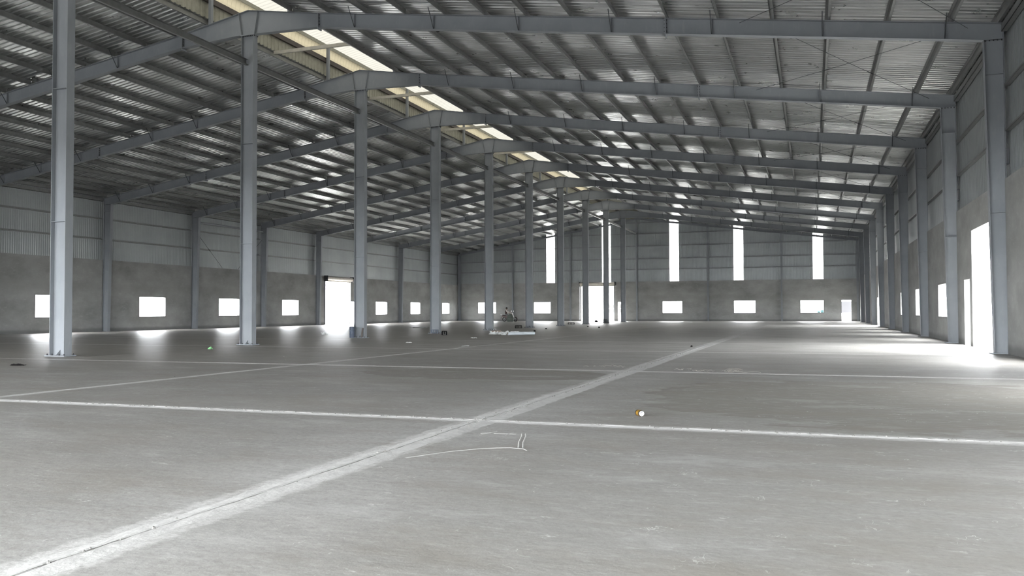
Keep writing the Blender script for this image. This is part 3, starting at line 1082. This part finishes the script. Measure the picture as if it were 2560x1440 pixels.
# wind bracing rods under the right roof slope
for i in range(0, 9):
    y0, y1 = S * i + 0.12, S * (i + 1) - 0.12
    for k, (xa, xb) in enumerate(((22.75, 17.0), (17.9, 22.9))):
        e = empty('bracing_rod')
        za, zb = top(xa) - 0.12 - 0.05 * k, top(xb) - 0.12 - 0.05 * k
        part('rod', MB().tube([(xa, y0, za), ((xa + xb) / 2, (y0 + y1) / 2, (za + zb) / 2 - 0.03), (xb, y1, zb)], 0.008, 5), ROD, e)
        m_ = Vector(((xa + xb) / 2, (y0 + y1) / 2, (za + zb) / 2 - 0.03))
        d = Vector((xb - xa, y1 - y0, zb - za)).normalized()
        part('turnbuckle', MB().tube([m_ - d * 0.15 + d * 0.7, m_ + d * 0.15 + d * 0.7], 0.014, 6), BOLT, e)
        tag(e, 'thin rod under right roof slope, %s bay from far end, farther tip nearer %s' % (ORD[9 - i], ('ridge' if k == 0 else 'eaves')), 'rod', 'roof bracing rods')

# braced bay of the left wall: tube strut and cross rods
e = empty('wall_strut')
part('tube', MB().tube([(XL + 0.12, 32.12, 7.56), (XL + 0.12, 39.88, 7.56)], 0.07, 12), STEEL, e)
for y in (32.13, 39.87):
    part('end_plate', MB().box((XL + 0.02, y - 0.006, 7.46), (XL + 0.22, y + 0.006, 7.66)), STEEL, e)
tag(e, 'thick round grey tube strut high on the left wall, above the cross rods', 'strut')
for k, (ya, yb) in enumerate(((32.15, 35.1), (39.85, 36.9))):
    e = empty('wall_brace_rod')
    p0, p1 = Vector((XL + 0.10, ya, 6.88)), Vector((XL + 0.06, yb, 4.44))
    part('rod', MB().tube([p0, p1], 0.013, 5), ROD, e)
    part('turnbuckle', MB().tube([p0.lerp(p1, 0.45), p0.lerp(p1, 0.53)], 0.022, 6), BOLT, e)
    tag(e, 'thin diagonal brace rod on the left wall, falling %s the far end' % ('toward' if k == 0 else 'away from'), 'rod')

# stub brackets on the right columns just above the masonry
for i in (1, 2):
    e = empty('wall_bracket', (0, S * i, 0))
    part('arm', MB().box((23.74, 0.02, 5.02), (23.84, 0.6, 5.03)).box((23.74, 0.02, 5.42), (23.84, 0.6, 5.43)).box((23.83, 0.02, 5.02), (23.84, 0.6, 5.43)), STEEL, e)
    part('gusset', MB().prism_x([(0.02, 5.55), (0.02, 5.9), (0.5, 5.9)], 23.80, 23.81), STEEL, e)
    tag(e, 'small steel bracket above the masonry behind the %s right wall column from the front' % ORD[i - 1], 'bracket')

# roller shutters over the gateways
def shutter(loc, rz, length, label):
    e = empty('roller_shutter', loc, rz)
    part('rolled_curtain', MB().lathe([(0.0, 0.0), (0.16, 0.0), (0.165, 0.02), (0.165, length - 0.02), (0.16, length), (0.0, length)], (0, 0, 0), axis='x', seg=20), SHUT, e, smooth=False)
    for x in (-0.06, length + 0.02):
        b = part('bracket', MB().box((x, -0.2, -0.26), (x + 0.012, 0.22, 0.24)), BOLT, e)
    part('drive_wheel', MB().lathe([(0.0, -0.14), (0.19, -0.14), (0.21, -0.11), (0.21, -0.08), (0.06, -0.07)], (0, 0, 0), axis='x', seg=16), BOLT, e)
    part('bottom_slat', MB().box((0.02, 0.10, -0.26), (length - 0.02, 0.13, -0.02)).box((0.0, 0.09, -0.28), (length, 0.145, -0.25)), SHUT, e)
    part('guide_rail', MB().box((0.0, 0.1, -4.18), (0.05, 0.2, -0.15)), STEEL, e)
    part('guide_rail', MB().box((length - 0.05, 0.1, -4.18), (length, 0.2, -0.15)), STEEL, e)
    tag(e, label, 'roller shutter')
shutter((XL + 0.24, 49.2, 4.2), math.pi / 2, 4.5, 'rolled up cream roller shutter above the open gateway of the left wall')
shutter((-2.72, YE - 0.24, 4.34), math.pi, 4.15, 'rolled up cream roller shutter above the gateway of the far end wall')

# ------------------------------------------------------------------ outside, seen through the openings
OUTW = simple('white_painted_wall', (0.75, 0.75, 0.73), 0.9)
OUTG = simple('dark_grey_yard_wall', (0.026, 0.026, 0.029), 0.9, 0, 0.12, 0.8)
PANE = simple('dusty_window_glass', (0.036, 0.0355, 0.033), 0.25)
CYAN = simple('cyan_plastic', (0.0002, 0.030, 0.034), 0.45)
bld = empty('site_building', (0, 102, 0))
bm_ = MB()
masonry(-14.0, 2.0, 5.2, [(-8.62, -6.42, 0.98, 2.30)], lambda a, b, z0, z1: bm_.box((a, 0, z0), (b, 0.25, z1)))
part('wall', bm_, OUTW, bld, (0, 0, -0.12))
part('roof', MB().prism_x([(-0.6, 5.1), (3.2, 6.0), (3.2, 6.1), (-0.6, 5.2)], -14.5, 2.5), OUTW, bld)
wf = part('window_frame', MB().box((-8.62, 0.05, 0.86), (-8.55, 0.15, 2.18)).box((-6.49, 0.05, 0.86), (-6.42, 0.15, 2.18)).box((-8.55, 0.05, 2.11), (-6.49, 0.15, 2.18))
          .box((-8.55, 0.05, 0.86), (-6.49, 0.15, 0.93)).box((-8.55, 0.05, 1.49), (-6.49, 0.15, 1.56)).box((-7.89, 0.05, 0.93), (-7.82, 0.15, 2.11)).box((-7.22, 0.05, 0.93), (-7.15, 0.15, 2.11)), OUTW, bld)
for xa, xb in ((-8.55, -7.89), (-7.82, -7.22), (-7.15, -6.49)):
    for za, zb in ((0.93, 1.49), (1.56, 2.11)):
        part('pane', MB().box((xa, 0.09, za), (xb, 0.1, zb)), PANE, wf)
tag(bld, 'pale building seen through the far gateway, with a six-pane window', 'building')
yw = empty('yard_wall', (0, 90, 0))
part('wall', MB().box((21.0, 0, 0.86), (30, 0.2, 2.22)), OUTG, yw)
for x in (21.3, 25.5, 29.7):
    part('pier', MB().box((x - 0.15, 0.02, -0.12), (x + 0.15, 0.18, 0.86)), OUTW, yw)
tag(yw, 'grey yard wall raised on short piers, seen through the far right doorway', 'wall')
for k, (x, h, r) in enumerate(((19.62, 1.22, 0.16), (20.05, 1.30, 0.24))):
    e = empty('barrel', (x, 86.0, -0.12))
    part('drum_body', MB().lathe([(0.0, 0.0), (r * 0.92, 0.0), (r, 0.06), (r, h * 0.5), (r * 1.04, h * 0.52), (r, h * 0.54), (r, h * 0.95), (r * 0.9, h), (0.0, h)], (0, 0, 0), seg=18), CYAN, e)
    part('lid_ring', MB().lathe([(r * 0.9, h - 0.02), (r * 1.05, h - 0.03), (r * 1.05, h + 0.02), (r * 0.9, h + 0.02)], (0, 0, 0), seg=18), CYAN, e)
    tag(e, '%s cyan plastic barrel outside the rightmost window of the far wall' % ('slim' if k == 0 else 'stout'), 'barrel')

# ------------------------------------------------------------------ loose things on the floor
BLACKP = simple('black_plastic', (0.008, 0.008, 0.009), 0.8)
BLUEP = simple('dark_blue_plastic', (0.035, 0.052, 0.085), 0.45)
WHITEP = simple('pale_plastic_film', (0.66, 0.68, 0.67), 0.5)
GREYP = simple('grey_wrap_film', (0.44, 0.48, 0.50), 0.35)
GREENP = simple('pale_green_plastic', (0.22, 0.50, 0.22), 0.5)
RAG = simple('charcoal_cloth', (0.010, 0.009, 0.009), 0.95)
for _m in (BLACKP, RAG):
    _m.node_tree.nodes['Principled BSDF'].inputs['Specular IOR Level'].default_value = 0.1
GOLD = simple('gold_printed_tin', (0.42, 0.24, 0.035), 0.35, 0.55)
TIN = simple('bare_tin', (0.75, 0.75, 0.76), 0.3, 0.7)
DARKB = simple('dark_brown_print', (0.03, 0.02, 0.015), 0.4, 0.3)
RUST = simple('rusty_offcut', (0.10, 0.085, 0.08), 0.8)
WIRE = simple('pale_wire', (0.42, 0.40, 0.36), 0.5, 0.3)
CARD = simple('brown_board', (0.24, 0.19, 0.155), 0.9)

def crate(loc, rz, w, d, h, label, mat=BLACKP, n=5):
    e = empty('crate', loc, rz)
    t = 0.012
    part('base', MB().box((-w / 2, -d / 2, 0.0), (w / 2, d / 2, t)), mat, e)
    rim = MB().box((-w / 2, -d / 2, h - 0.03), (w / 2, -d / 2 + t, h)).box((-w / 2, d / 2 - t, h - 0.03), (w / 2, d / 2, h))
    rim.box((-w / 2, -d / 2 + t, h - 0.03), (-w / 2 + t, d / 2 - t, h)).box((w / 2 - t, -d / 2 + t, h - 0.03), (w / 2, d / 2 - t, h))
    part('rim', rim, mat, e)
    for k in range(n + 1):
        x = -w / 2 + 0.012 + (w - 0.024) * k / n
        for y in (-d / 2, d / 2 - t):
            ww = 0.022 if k in (0, n) else 0.016
            part('slat', MB().box((x - ww, y, t), (x + ww, y + t, h - 0.03)), mat, e)
    for k in range(1, 4):
        y = -d / 2 + d * k / 4
        for x in (-w / 2, w / 2 - t):
            part('slat', MB().box((x, y - 0.03, t), (x + t, y + 0.03, h - 0.03)), mat, e)
    tag(e, label, 'crate')
    return e
crate((-0.24, 38.3, 0), 0.30, 0.46, 0.34, 0.19, 'black slatted plastic crate between the fifth and sixth central columns')
crate((-1.15, 55.3, 0), 0.30, 0.54, 0.34, 0.18, 'flat black plastic crate left of the eighth central column')
crate((0.16, 23.52, 0.03), 0.36, 0.34, 0.22, 0.19, 'dark blue crate standing against the foot of the fourth central column', BLUEP, 3)
crate((1.75, 21.2, 0), 0.30, 0.23, 0.22, 0.20, 'small black crate with a pale sheet in it, right of fourth column', BLACKP, 2)
pp = MB()
pp.add([(-0.06, -0.02, 0.014), (0.07, -0.03, 0.014), (0.06, 0.06, 0.05), (-0.07, 0.05, 0.06), (0.0, 0.01, 0.02)], [(0, 1, 4), (1, 2, 4), (2, 3, 4), (3, 0, 4)])
o = link('paper_sheet', pp.mesh('paper_sheet', WHITEP), None, (1.77, 21.17, 0.0))
tag(o, 'crumpled pale sheet lying inside the small black crate', 'paper')
crate((-0.02, 63.6, 0.03), 0.25, 0.34, 0.25, 0.32, 'tall dark box at the foot of the eighth central column', BLACKP, 3)

drum = empty('blue_drum', (-0.20, 15.62, 0.03))
rd = 0.112
part('shell', MB().lathe([(0.0, 0.0), (rd * 0.95, 0.0), (rd, 0.015), (rd, 0.135), (rd * 1.06, 0.145), (rd * 1.06, 0.16), (rd, 0.17), (rd, 0.28), (rd * 1.06, 0.29), (rd * 1.06, 0.305), (rd, 0.315), (rd, 0.44), (rd * 0.97, 0.455), (0.0, 0.455)], (0, 0, 0), seg=22), BLUEP, drum)
part('lid', MB().lathe([(0.0, 0.475), (rd * 0.9, 0.475), (rd * 1.05, 0.465), (rd * 1.05, 0.445), (rd * 0.98, 0.44)], (0, 0, 0), seg=22), BLUEP, drum)
part('handle', MB().tube([(-rd, 0, 0.42), (-rd - 0.02, -0.04, 0.36), (-rd - 0.01, -0.09, 0.33), (-0.02, -rd - 0.01, 0.32)], 0.005, 5), TIN, drum)
tag(drum, 'slim dark blue drum standing against the foot of the third central column', 'drum')
oc = empty('steel_offcut', (0.135, 15.87, 0.03))
part('bar', MB().add([(-0.04, 0, 0), (0.04, 0, 0), (0.04, 0.09, 0.42), (-0.04, 0.09, 0.42), (-0.04, 0.012, 0), (0.04, 0.012, 0), (0.04, 0.102, 0.42), (-0.04, 0.102, 0.42)],
     [(0, 1, 2, 3), (7, 6, 5, 4), (0, 4, 5, 1), (1, 5, 6, 2), (2, 6, 7, 3), (3, 7, 4, 0)]), RUST, oc)
part('lip', MB().box((-0.04, -0.01, 0), (0.04, 0.0, 0.05)), RUST, oc)
tag(oc, 'short dark steel offcut leaning in the third central column beside the drum', 'steel offcut')

# roll of film
d = Vector((5.92 - 4.86, 22.72 - 21.76, 0))
L = d.length
roll = empty('film_roll', (4.86, 21.80, 0.082), math.atan2(d.y, d.x))
part('wrap', MB().lathe([(0.05, 0.0), (0.076, 0.0), (0.08, 0.02), (0.08, L * 0.5), (0.077, L * 0.51), (0.081, L * 0.53), (0.079, L * 0.97), (0.07, L), (0.05, L)], (0, 0, 0), axis='x', seg=22), GREYP, roll)
part('core', MB().lathe([(0.05, -0.01), (0.046, -0.01), (0.046, L + 0.01), (0.05, L + 0.01)], (0, 0, 0), axis='x', seg=18), CARD, roll)
tag(roll, 'long pale grey roll of plastic wrap lying beyond the slurry lines', 'roll')

def crumple(name, loc, sx, sy, h, n, mat, label, cat, seed, rz=0.0, group=None):
    """creased sheet of film, folded up here and there, with a second layer so that it has body"""
    r = random.Random(seed)
    vs, fs = [], []
    hs = [[max(0.004, h * (r.random() ** 2)) for _ in range(n + 1)] for _ in range(n + 1)]
    for i in range(n + 1):
        for j in range(n + 1):
            edge = i in (0, n) or j in (0, n)
            vs.append((sx * (i / n - 0.5) + r.uniform(-1, 1) * sx * 0.35 / n, sy * (j / n - 0.5) + r.uniform(-1, 1) * sy * 0.35 / n, 0.004 if edge and r.random() < 0.7 else hs[i][j]))
    for i in range(n):
        for j in range(n):
            a = i * (n + 1) + j
            if (i in (0, n - 1) and j in (0, n - 1)) or (i in (0, n - 1) and r.random() < 0.25):
                continue
            fs += [(a, a + n + 1, a + n + 2), (a, a + n + 2, a + 1)]
    k = len(vs)
    vs2 = vs + [(x, y, max(0.001, z - 0.004)) for x, y, z in vs]
    fs2 = fs + [tuple(q + k for q in reversed(f)) for f in fs]
    o = link(name, MB().add(vs2, fs2).mesh(name, mat), None, loc, rz)
    tag(o, label, cat, group)
    return o
crumple('plastic_film', (3.95, 23.2, 0), 1.15, 0.75, 0.19, 9, WHITEP, 'big crumpled heap of pale film behind the left end of the grey roll', 'plastic', 1, 0.6)
crumple('plastic_film', (3.35, 24.6, 0), 0.9, 0.5, 0.10, 7, WHITEP, 'flat trail of torn pale film right of the fifth central column', 'plastic', 2, 0.9)
crumple('plastic_film', (3.6, 26.1, 0), 0.8, 0.4, 0.10, 6, WHITEP, 'smaller crumpled strip of pale film farthest behind the grey roll', 'plastic', 5, 0.2)
crumple('plastic_film', (4.55, 22.2, 0), 0.35, 0.3, 0.11, 5, WHITEP, 'bright knot of film touching the dark end of the grey roll', 'plastic', 8, 0.2)
crumple('plastic_bag', (-4.5, 20.3, 0), 0.34, 0.30, 0.16, 5, WHITEP, 'lone white plastic bag on the dark floor before the left gateway', 'plastic', 11)
crumple('plastic_scrap', (4.67, 11.35, 0), 0.26, 0.2, 0.05, 4, WHITEP, 'small white scrap on the floor right of the second central column', 'scrap', 12)
crumple('plastic_scrap', (7.95, 8.9, 0), 0.42, 0.22, 0.03, 4, WHITEP, 'flat white scrap beside the thin slurry line', 'scrap', 13, 0.3)
crumple('plastic_scrap', (-8.2, 39.0, 0), 1.4, 0.7, 0.06, 6, WHITEP, 'pale sheet added for a white floor reflection near the left wall windows', 'scrap', 14, 0.4)  # crumpled sheet stands in for a white reflection on the far floor
crumple('plastic_scrap', (5.0, 17.0, 0), 0.30, 0.22, 0.06, 4, WHITEP, 'pale scrap on the floor between the drum and the small crate', 'scrap', 15)
crumple('green_scrap', (1.0, 4.75, 0), 0.15, 0.13, 0.10, 5, GREENP, 'crumpled scrap of pale green plastic left of the second central column', 'scrap', 21)
crumple('rag', (2.35, -3.30, 0), 0.34, 0.12, 0.045, 6, RAG, 'dark crumpled rag on the floor below the nearest central column', 'rag', 22, 0.32)
bd = empty('board_offcut', (2.1, 27.6, 0), 0.4)
part('board', MB().box((-0.3, -0.18, 0.0), (0.3, 0.18, 0.02)), CARD, bd)
part('batten', MB().box((-0.28, 0.10, 0.02), (0.28, 0.16, 0.07)), CARD, bd)
tag(bd, 'brown board offcut at the right foot of the fifth central column', 'board')

def lump(loc, r, seed, label):
    rr = random.Random(seed)
    vs, fs = [], []
    n = 7
    for lv, (q, z) in enumerate(((1.0, 0.0), (1.05, 0.5), (0.55, 1.0))):
        for k in range(n):
            a = 2 * math.pi * k / n
            w = r * q * rr.uniform(0.75, 1.2)
            vs.append((w * math.cos(a), w * math.sin(a), r * 1.3 * z))
    for lv in range(2):
        for k in range(n):
            fs.append((lv * n + k, lv * n + (k + 1) % n, (lv + 1) * n + (k + 1) % n, (lv + 1) * n + k))
    fs.append(tuple(2 * n + k for k in range(n)))
    o = link('mortar_lump', MB().add(vs, fs).mesh('mortar_lump', RAG if 'dark' in label else CRUMB), None, loc)
    tag(o, label, 'lump')
lump((3.89, 29.1, 0), 0.065, 1, 'dark lump on the floor behind the right end of the grey roll')
lump((2.61, 35.5, 0), 0.06, 2, 'dark lump on the floor right of the sixth central column')
lump((15.2, 10.5, 0), 0.032, 3, 'small dark lump lying alone beside the main slurry line')
lump((4.87, 40.7, 0), 0.06, 4, 'dark lump in line below the ninth central column')
lump((3.36, 43.5, 0), 0.06, 5, 'dark lump in line below the eighth central column')
lump((-2.6, 70.5, 0), 0.16, 6, 'large dark heap left of the ninth central column foot')

def tangle(x0, x1, y, n, seed, label, coil=None):
    r = random.Random(seed)
    e = empty('wire_tangle', ((x0 + x1) / 2, y, 0))
    for k in range(n):
        cx = r.uniform(x0, x1) - (x0 + x1) / 2
        cy = r.uniform(-0.25, 0.25)
        a = r.uniform(0, 6.28)
        Lw = r.uniform(0.15, 0.4)
        pts = []
        turn = r.uniform(-0.5, 0.5)
        for q in range(12):
            a += turn + r.uniform(-0.15, 0.15)
            cx += math.cos(a) * Lw / 9
            cy += math.sin(a) * Lw / 9
            pts.append((cx, cy, 0.004 + 0.03 * abs(math.sin(q * 0.5 + k))))
        part('wire', MB().tube(pts, 0.0013, 4), WIRE, e)
    if coil:
        pts = []
        for q in range(60):
            t = q * 0.55
            pts.append((coil + (0.13 + 0.05 * math.sin(t * 0.37)) * math.cos(t), (0.16 + 0.05 * math.cos(t * 0.53)) * math.sin(t), 0.03 + 0.028 * math.sin(t * 1.3)))
        part('coil', MB().tube(pts, 0.0013, 4), WIRE, e)
    tag(e, label, 'wire')
tangle(14.2, 15.2, -0.15, 9, 4, 'loose pale wire ends left of the main slurry line')
tangle(16.2, 17.5, -0.8, 13, 9, 'loose pale wire tangle with a coil, right of the main slurry line', 0.62)

# drinks can lying on the slab
can = empty('drinks_can', (17.075, -8.10, 0.0335), math.atan2(-0.82, 0.57))
part('shell', MB().lathe([(0.026, -0.058), (0.033, -0.050), (0.033, -0.028), ], (0, 0, 0), axis='x', seg=24).lathe([(0.033, 0.030), (0.033, 0.046), (0.0300, 0.055)], (0, 0, 0), axis='x', seg=24), DARKB, can, smooth=True)
part('gold_band', MB().lathe([(0.0331, -0.028), (0.0331, 0.030)], (0, 0, 0), axis='x', seg=24), GOLD, can, smooth=True)
part('base', MB().lathe([(0.0300, 0.055), (0.027, 0.060), (0.024, 0.060), (0.020, 0.052), (0.0, 0.047)], (0, 0, 0), axis='x', seg=24), TIN, can, smooth=True)
part('lid', MB().lathe([(0.026, -0.058), (0.027, -0.061), (0.024, -0.061), (0.023, -0.056), (0.0, -0.056)], (0, 0, 0), axis='x', seg=24), TIN, can, smooth=True)
tag(can, 'gold and brown drinks can lying on its side by the damp patch', 'can')

# ------------------------------------------------------------------ scooter, its load and the rider, far off by the end wall
SKIN = simple('skin', (0.22, 0.115, 0.075), 0.6)
SHIRT = simple('maroon_shirt', (0.050, 0.022, 0.022), 0.9)
PALE = simple('pale_collar_cloth', (0.50, 0.48, 0.45), 0.9)
TROUS = simple('grey_trousers', (0.16, 0.15, 0.16), 0.9)
HAIR = simple('black_felt', (0.010, 0.010, 0.010), 0.9)
SHOE = simple('dark_shoe', (0.03, 0.028, 0.026), 0.7)
TARP = simple('green_grey_tarpaulin', (0.075, 0.090, 0.075), 0.7)
RUB = simple('tyre_rubber', (0.015, 0.015, 0.015), 0.8)
SHELL = simple('dull_pink_panel', (0.13, 0.095, 0.09), 0.6)
SPOKE = simple('dull_spoke_steel', (0.12, 0.12, 0.12), 0.6, 0.4)
GX, GY = -13.62, 74.3
sc = empty('scooter', (GX, GY, 0))
def wheel(x):
    w = empty('wheel', (x, 0, 0.26))
    w.parent = sc
    prof = [(0.20 + 0.045 * math.cos(t), 0.045 * math.sin(t)) for t in [2 * math.pi * k / 8 for k in range(9)]]
    part('tyre', MB().lathe([(r + 0.015, h) for r, h in prof], (0, 0, 0), axis='y', seg=22), RUB, w)
    rim = MB().lathe([(0.165, -0.02), (0.175, -0.025), (0.175, 0.025), (0.165, 0.02)], (0, 0, 0), axis='y', seg=22).lathe([(0.0, -0.05), (0.04, -0.05), (0.04, 0.05), (0.0, 0.05)], (0, 0, 0), axis='y', seg=10)
    for k in range(6):
        a = k * math.pi / 3
        rim.tube([(0.03 * math.cos(a), 0, 0.03 * math.sin(a)), (0.17 * math.cos(a), 0, 0.17 * math.sin(a))], 0.01, 4)
    part('rim', rim, SPOKE, w)
wheel(-0.66)
wheel(0.66)
bodym = MB()
bodym.prism([(-0.95, 0.62), (-0.80, 0.50), (-0.45, 0.42), (-0.20, 0.30), (-0.10, 0.30), (-0.12, 0.55), (-0.25, 0.66), (-0.85, 0.70)], -0.13, 0.13)
bodym.prism([(-0.12, 0.24), (0.38, 0.24), (0.40, 0.29), (-0.12, 0.30)], -0.15, 0.15)
part('body_shell', bodym, SHELL, sc)
part('leg_shield', MB().prism([(0.36, 0.28), (0.42, 0.26), (0.33, 0.92), (0.27, 0.92)], -0.17, 0.17), SHELL, sc)
part('seat', MB().prism([(-0.88, 0.70), (-0.20, 0.66), (-0.14, 0.71), (-0.40, 0.76), (-0.86, 0.79)], -0.12, 0.12), HAIR, sc)
part('fork', MB().tube([(0.30, 0, 0.95), (0.45, 0, 0.62), (0.64, 0.07, 0.27)], 0.022, 6).tube([(0.45, 0, 0.62), (0.64, -0.07, 0.27)], 0.022, 6), TIN, sc)
part('front_mudguard', MB().lathe([(0.275, -0.06), (0.30, 0.0), (0.275, 0.06)], (0.66, 0, 0.26), axis='y', seg=22), SHELL, sc)
part('handlebar', MB().tube([(0.20, -0.33, 0.99), (0.28, -0.12, 0.97), (0.28, 0.12, 0.97), (0.20, 0.33, 0.99)], 0.016, 6), TIN, sc)
for s_ in (-1, 1):
    part('mirror', MB().tube([(0.24, s_ * 0.26, 0.99), (0.30, s_ * 0.33, 1.17)], 0.007, 5).lathe([(0.0, -0.01), (0.05, -0.008), (0.05, 0.008), (0.0, 0.01)], (0.31, s_ * 0.33, 1.20), axis='x', seg=10), TIN, sc)
part('rear_rack', MB().tube([(-0.70, -0.1, 0.74), (-1.10, -0.1, 0.80), (-1.10, 0.1, 0.80), (-0.70, 0.1, 0.74)], 0.012, 5), TIN, sc)
part('rear_mudguard', MB().prism([(-0.80, 0.60), (-1.02, 0.50), (-1.10, 0.30), (-1.07, 0.30), (-0.99, 0.48), (-0.78, 0.57)], -0.06, 0.06), SHELL, sc)
part('tail_light', MB().box((-0.97, -0.05, 0.58), (-0.93, 0.05, 0.66)), simple('red_lens', (0.25, 0.01, 0.01), 0.3), sc)
part('kick_stand', MB().tube([(-0.25, 0.1, 0.28), (-0.38, 0.24, 0.012)], 0.012, 5), TIN, sc)
tag(sc, 'dull pink motor scooter standing by the far wall under its rider', 'scooter')

# tarpaulin-wrapped load on the footboard and around the leg shield
ld = empty('wrapped_load', (GX + 0.28, GY - 0.62, 0.0))
vs, fs = [], []
rl = random.Random(5)
nu = 14
levels = [(0.30, 0.20, 0.05), (0.40, 0.24, 0.10), (0.42, 0.25, 0.35), (0.38, 0.22, 0.58), (0.27, 0.16, 0.78), (0.12, 0.07, 0.88)]
for (a, b, z) in levels:
    for k in range(nu):
        t = 2 * math.pi * k / nu
        q = rl.uniform(0.92, 1.08)
        vs.append((a * q * math.cos(t), b * q * math.sin(t), z if z < 0.06 else z + rl.uniform(-0.02, 0.02)))
for i in range(len(levels) - 1):
    for k in range(nu):
        fs.append((i * nu + k, i * nu + (k + 1) % nu, (i + 1) * nu + (k + 1) % nu, (i + 1) * nu + k))
fs.append(tuple((len(levels) - 1) * nu + k for k in range(nu)))
fs.append(tuple(range(nu - 1, -1, -1)))
vs = [(x, y, z - 0.05) for x, y, z in vs]
part('tarpaulin', MB().add(vs, fs), TARP, ld, smooth=True)
part('lashing', MB().tube([(-0.43, 0.0, 0.30), (-0.3, -0.19, 0.31), (0, -0.26, 0.32), (0.3, -0.19, 0.31), (0.43, 0, 0.30)], 0.008, 5), PALE, ld)
tag(ld, 'green-grey tarpaulin bundle standing against the front of the scooter', 'bundle')

def person(loc, rz):
    root = empty('person', loc, rz)
    J = {'pelvis': (0, 0, 0.86, 0.135), 'waist': (0.02, 0, 1.02, 0.115), 'chest': (0.04, 0, 1.22, 0.135), 'upper': (0.06, 0, 1.34, 0.105), 'neck': (0.075, 0, 1.43, 0.052),
         'skull': (0.10, 0, 1.53, 0.082), 'crown': (0.10, 0, 1.61, 0.070)}
    E_ = [('pelvis', 'waist'), ('waist', 'chest'), ('chest', 'upper'), ('upper', 'neck'), ('neck', 'skull'), ('skull', 'crown')]
    for s, n in ((-1, 'r'), (1, 'l')):
        J.update({'sh' + n: (0.06, s * 0.17, 1.33, 0.062), 'el' + n: (0.24, s * 0.25, 1.13, 0.044), 'wr' + n: (0.47, s * 0.29, 1.07, 0.030), 'pa' + n: (0.55, s * 0.30, 1.055, 0.036),
                  'hi' + n: (0.03, s * 0.09, 0.84, 0.095), 'kn' + n: (0.43, s * 0.17, 0.76, 0.062), 'an' + n: (0.36, s * 0.18, 0.38, 0.042), 'he' + n: (0.35, s * 0.18, 0.335, 0.040), 'to' + n: (0.52, s * 0.19, 0.325, 0.032)})
        E_ += [('upper', 'sh' + n), ('sh' + n, 'el' + n), ('el' + n, 'wr' + n), ('wr' + n, 'pa' + n), ('pelvis', 'hi' + n), ('hi' + n, 'kn' + n), ('kn' + n, 'an' + n), ('an' + n, 'he' + n), ('he' + n, 'to' + n)]
    names = list(J)
    me = bpy.data.meshes.new('body_cage')
    me.from_pydata([J[n][:3] for n in names], [(names.index(a), names.index(b)) for a, b in E_], [])
    o = bpy.data.objects.new('body_cage', me)
    col.objects.link(o)
    sk = o.modifiers.new('skin', 'SKIN')
    sk.use_smooth_shade = True
    for i, n in enumerate(names):
        me.skin_vertices[0].data[i].radius = (J[n][3], J[n][3])
        me.skin_vertices[0].data[i].use_root = (n == 'pelvis')
    sd = o.modifiers.new('sub', 'SUBSURF')
    sd.levels = 2
    dg = bpy.context.evaluated_depsgraph_get()
    dg.update()
    bm = bmesh.new()
    ev = o.evaluated_get(dg)
    tmp = bpy.data.meshes.new_from_object(ev)
    bm.from_mesh(tmp)
    bpy.data.objects.remove(o)
    # fingers and thumb closed on the grip, nose, ears and eyes, joined into the same body mesh
    ex = MB()
    for s in (-1, 1):
        for k, ln in enumerate((0.040, 0.046, 0.043, 0.034)):
            y = s * (0.275 + 0.019 * k)
            ex.tube([(0.555, y, 1.060), (0.590, y, 1.066), (0.590 + ln * 0.5, y, 1.045), (0.590 + ln * 0.25, y, 1.020), (0.570, y, 1.012)], [0.010, 0.010, 0.009, 0.008, 0.006], 6)
        ex.tube([(0.53, s * 0.272, 1.055), (0.556, s * 0.258, 1.040), (0.578, s * 0.262, 1.022)], [0.011, 0.010, 0.007], 6)
        ex.lathe([(0.0, -0.012), (0.022, -0.008), (0.026, 0.0), (0.018, 0.008), (0.0, 0.01)], (0.092, s * 0.084, 1.535), axis='y', seg=10)
    nf = len(ex.f)
    ex.tube([(0.172, 0, 1.565), (0.192, 0, 1.535), (0.178, 0, 1.522)], [0.010, 0.016, 0.012], 6)
    ex.tube([(0.168, -0.022, 1.492), (0.174, 0, 1.494), (0.168, 0.022, 1.492)], [0.006, 0.008, 0.006], 5)
    for s in (-1, 1):
        ex.lathe([(0.0, 0.0), (0.011, 0.003), (0.008, 0.009), (0.0, 0.011)], (0.168, s * 0.030, 1.556), axis='x', seg=8)
    body = bpy.data.meshes.new('body')
    for mm in (SKIN, SHIRT, PALE, TROUS, SHOE):
        body.materials.append(mm)
    for f in bm.faces:
        c = f.calc_center_median()
        f.smooth = True
        arm = abs(c.y) > 0.15 and c.x > 0.10 and c.z > 0.95
        if c.z > 1.405 or (arm and c.x > 0.44):
            f.material_index = 0
        elif c.z > 1.34 or arm:
            f.material_index = 2
        elif c.z > 0.93 and abs(c.y) < 0.24 and c.x < 0.20:
            f.material_index = 1
        elif c.z < 0.40:
            f.material_index = 4
        else:
            f.material_index = 3
    em = ex.mesh('extras', SKIN, True)
    bm.from_mesh(em)
    bm.to_mesh(body)
    bm.free()
    link('body', body, root)
    hat = MB().lathe([(0.19, 1.585), (0.17, 1.605), (0.095, 1.61), (0.09, 1.67), (0.06, 1.70), (0.0, 1.705)], (0.085, 0, 0), seg=20)
    part('hat', hat, HAIR, root, smooth=True)
    part('hair', MB().lathe([(0.080, 1.47), (0.092, 1.53), (0.090, 1.60), (0.05, 1.63)], (0.080, 0, 0), seg=16), HAIR, root, smooth=True)
    return root
pr_ = person((GX - 0.47, GY, -0.055), 0.0)
tag(pr_, 'person in a dark brimmed hat and maroon top seated on the scooter', 'person')
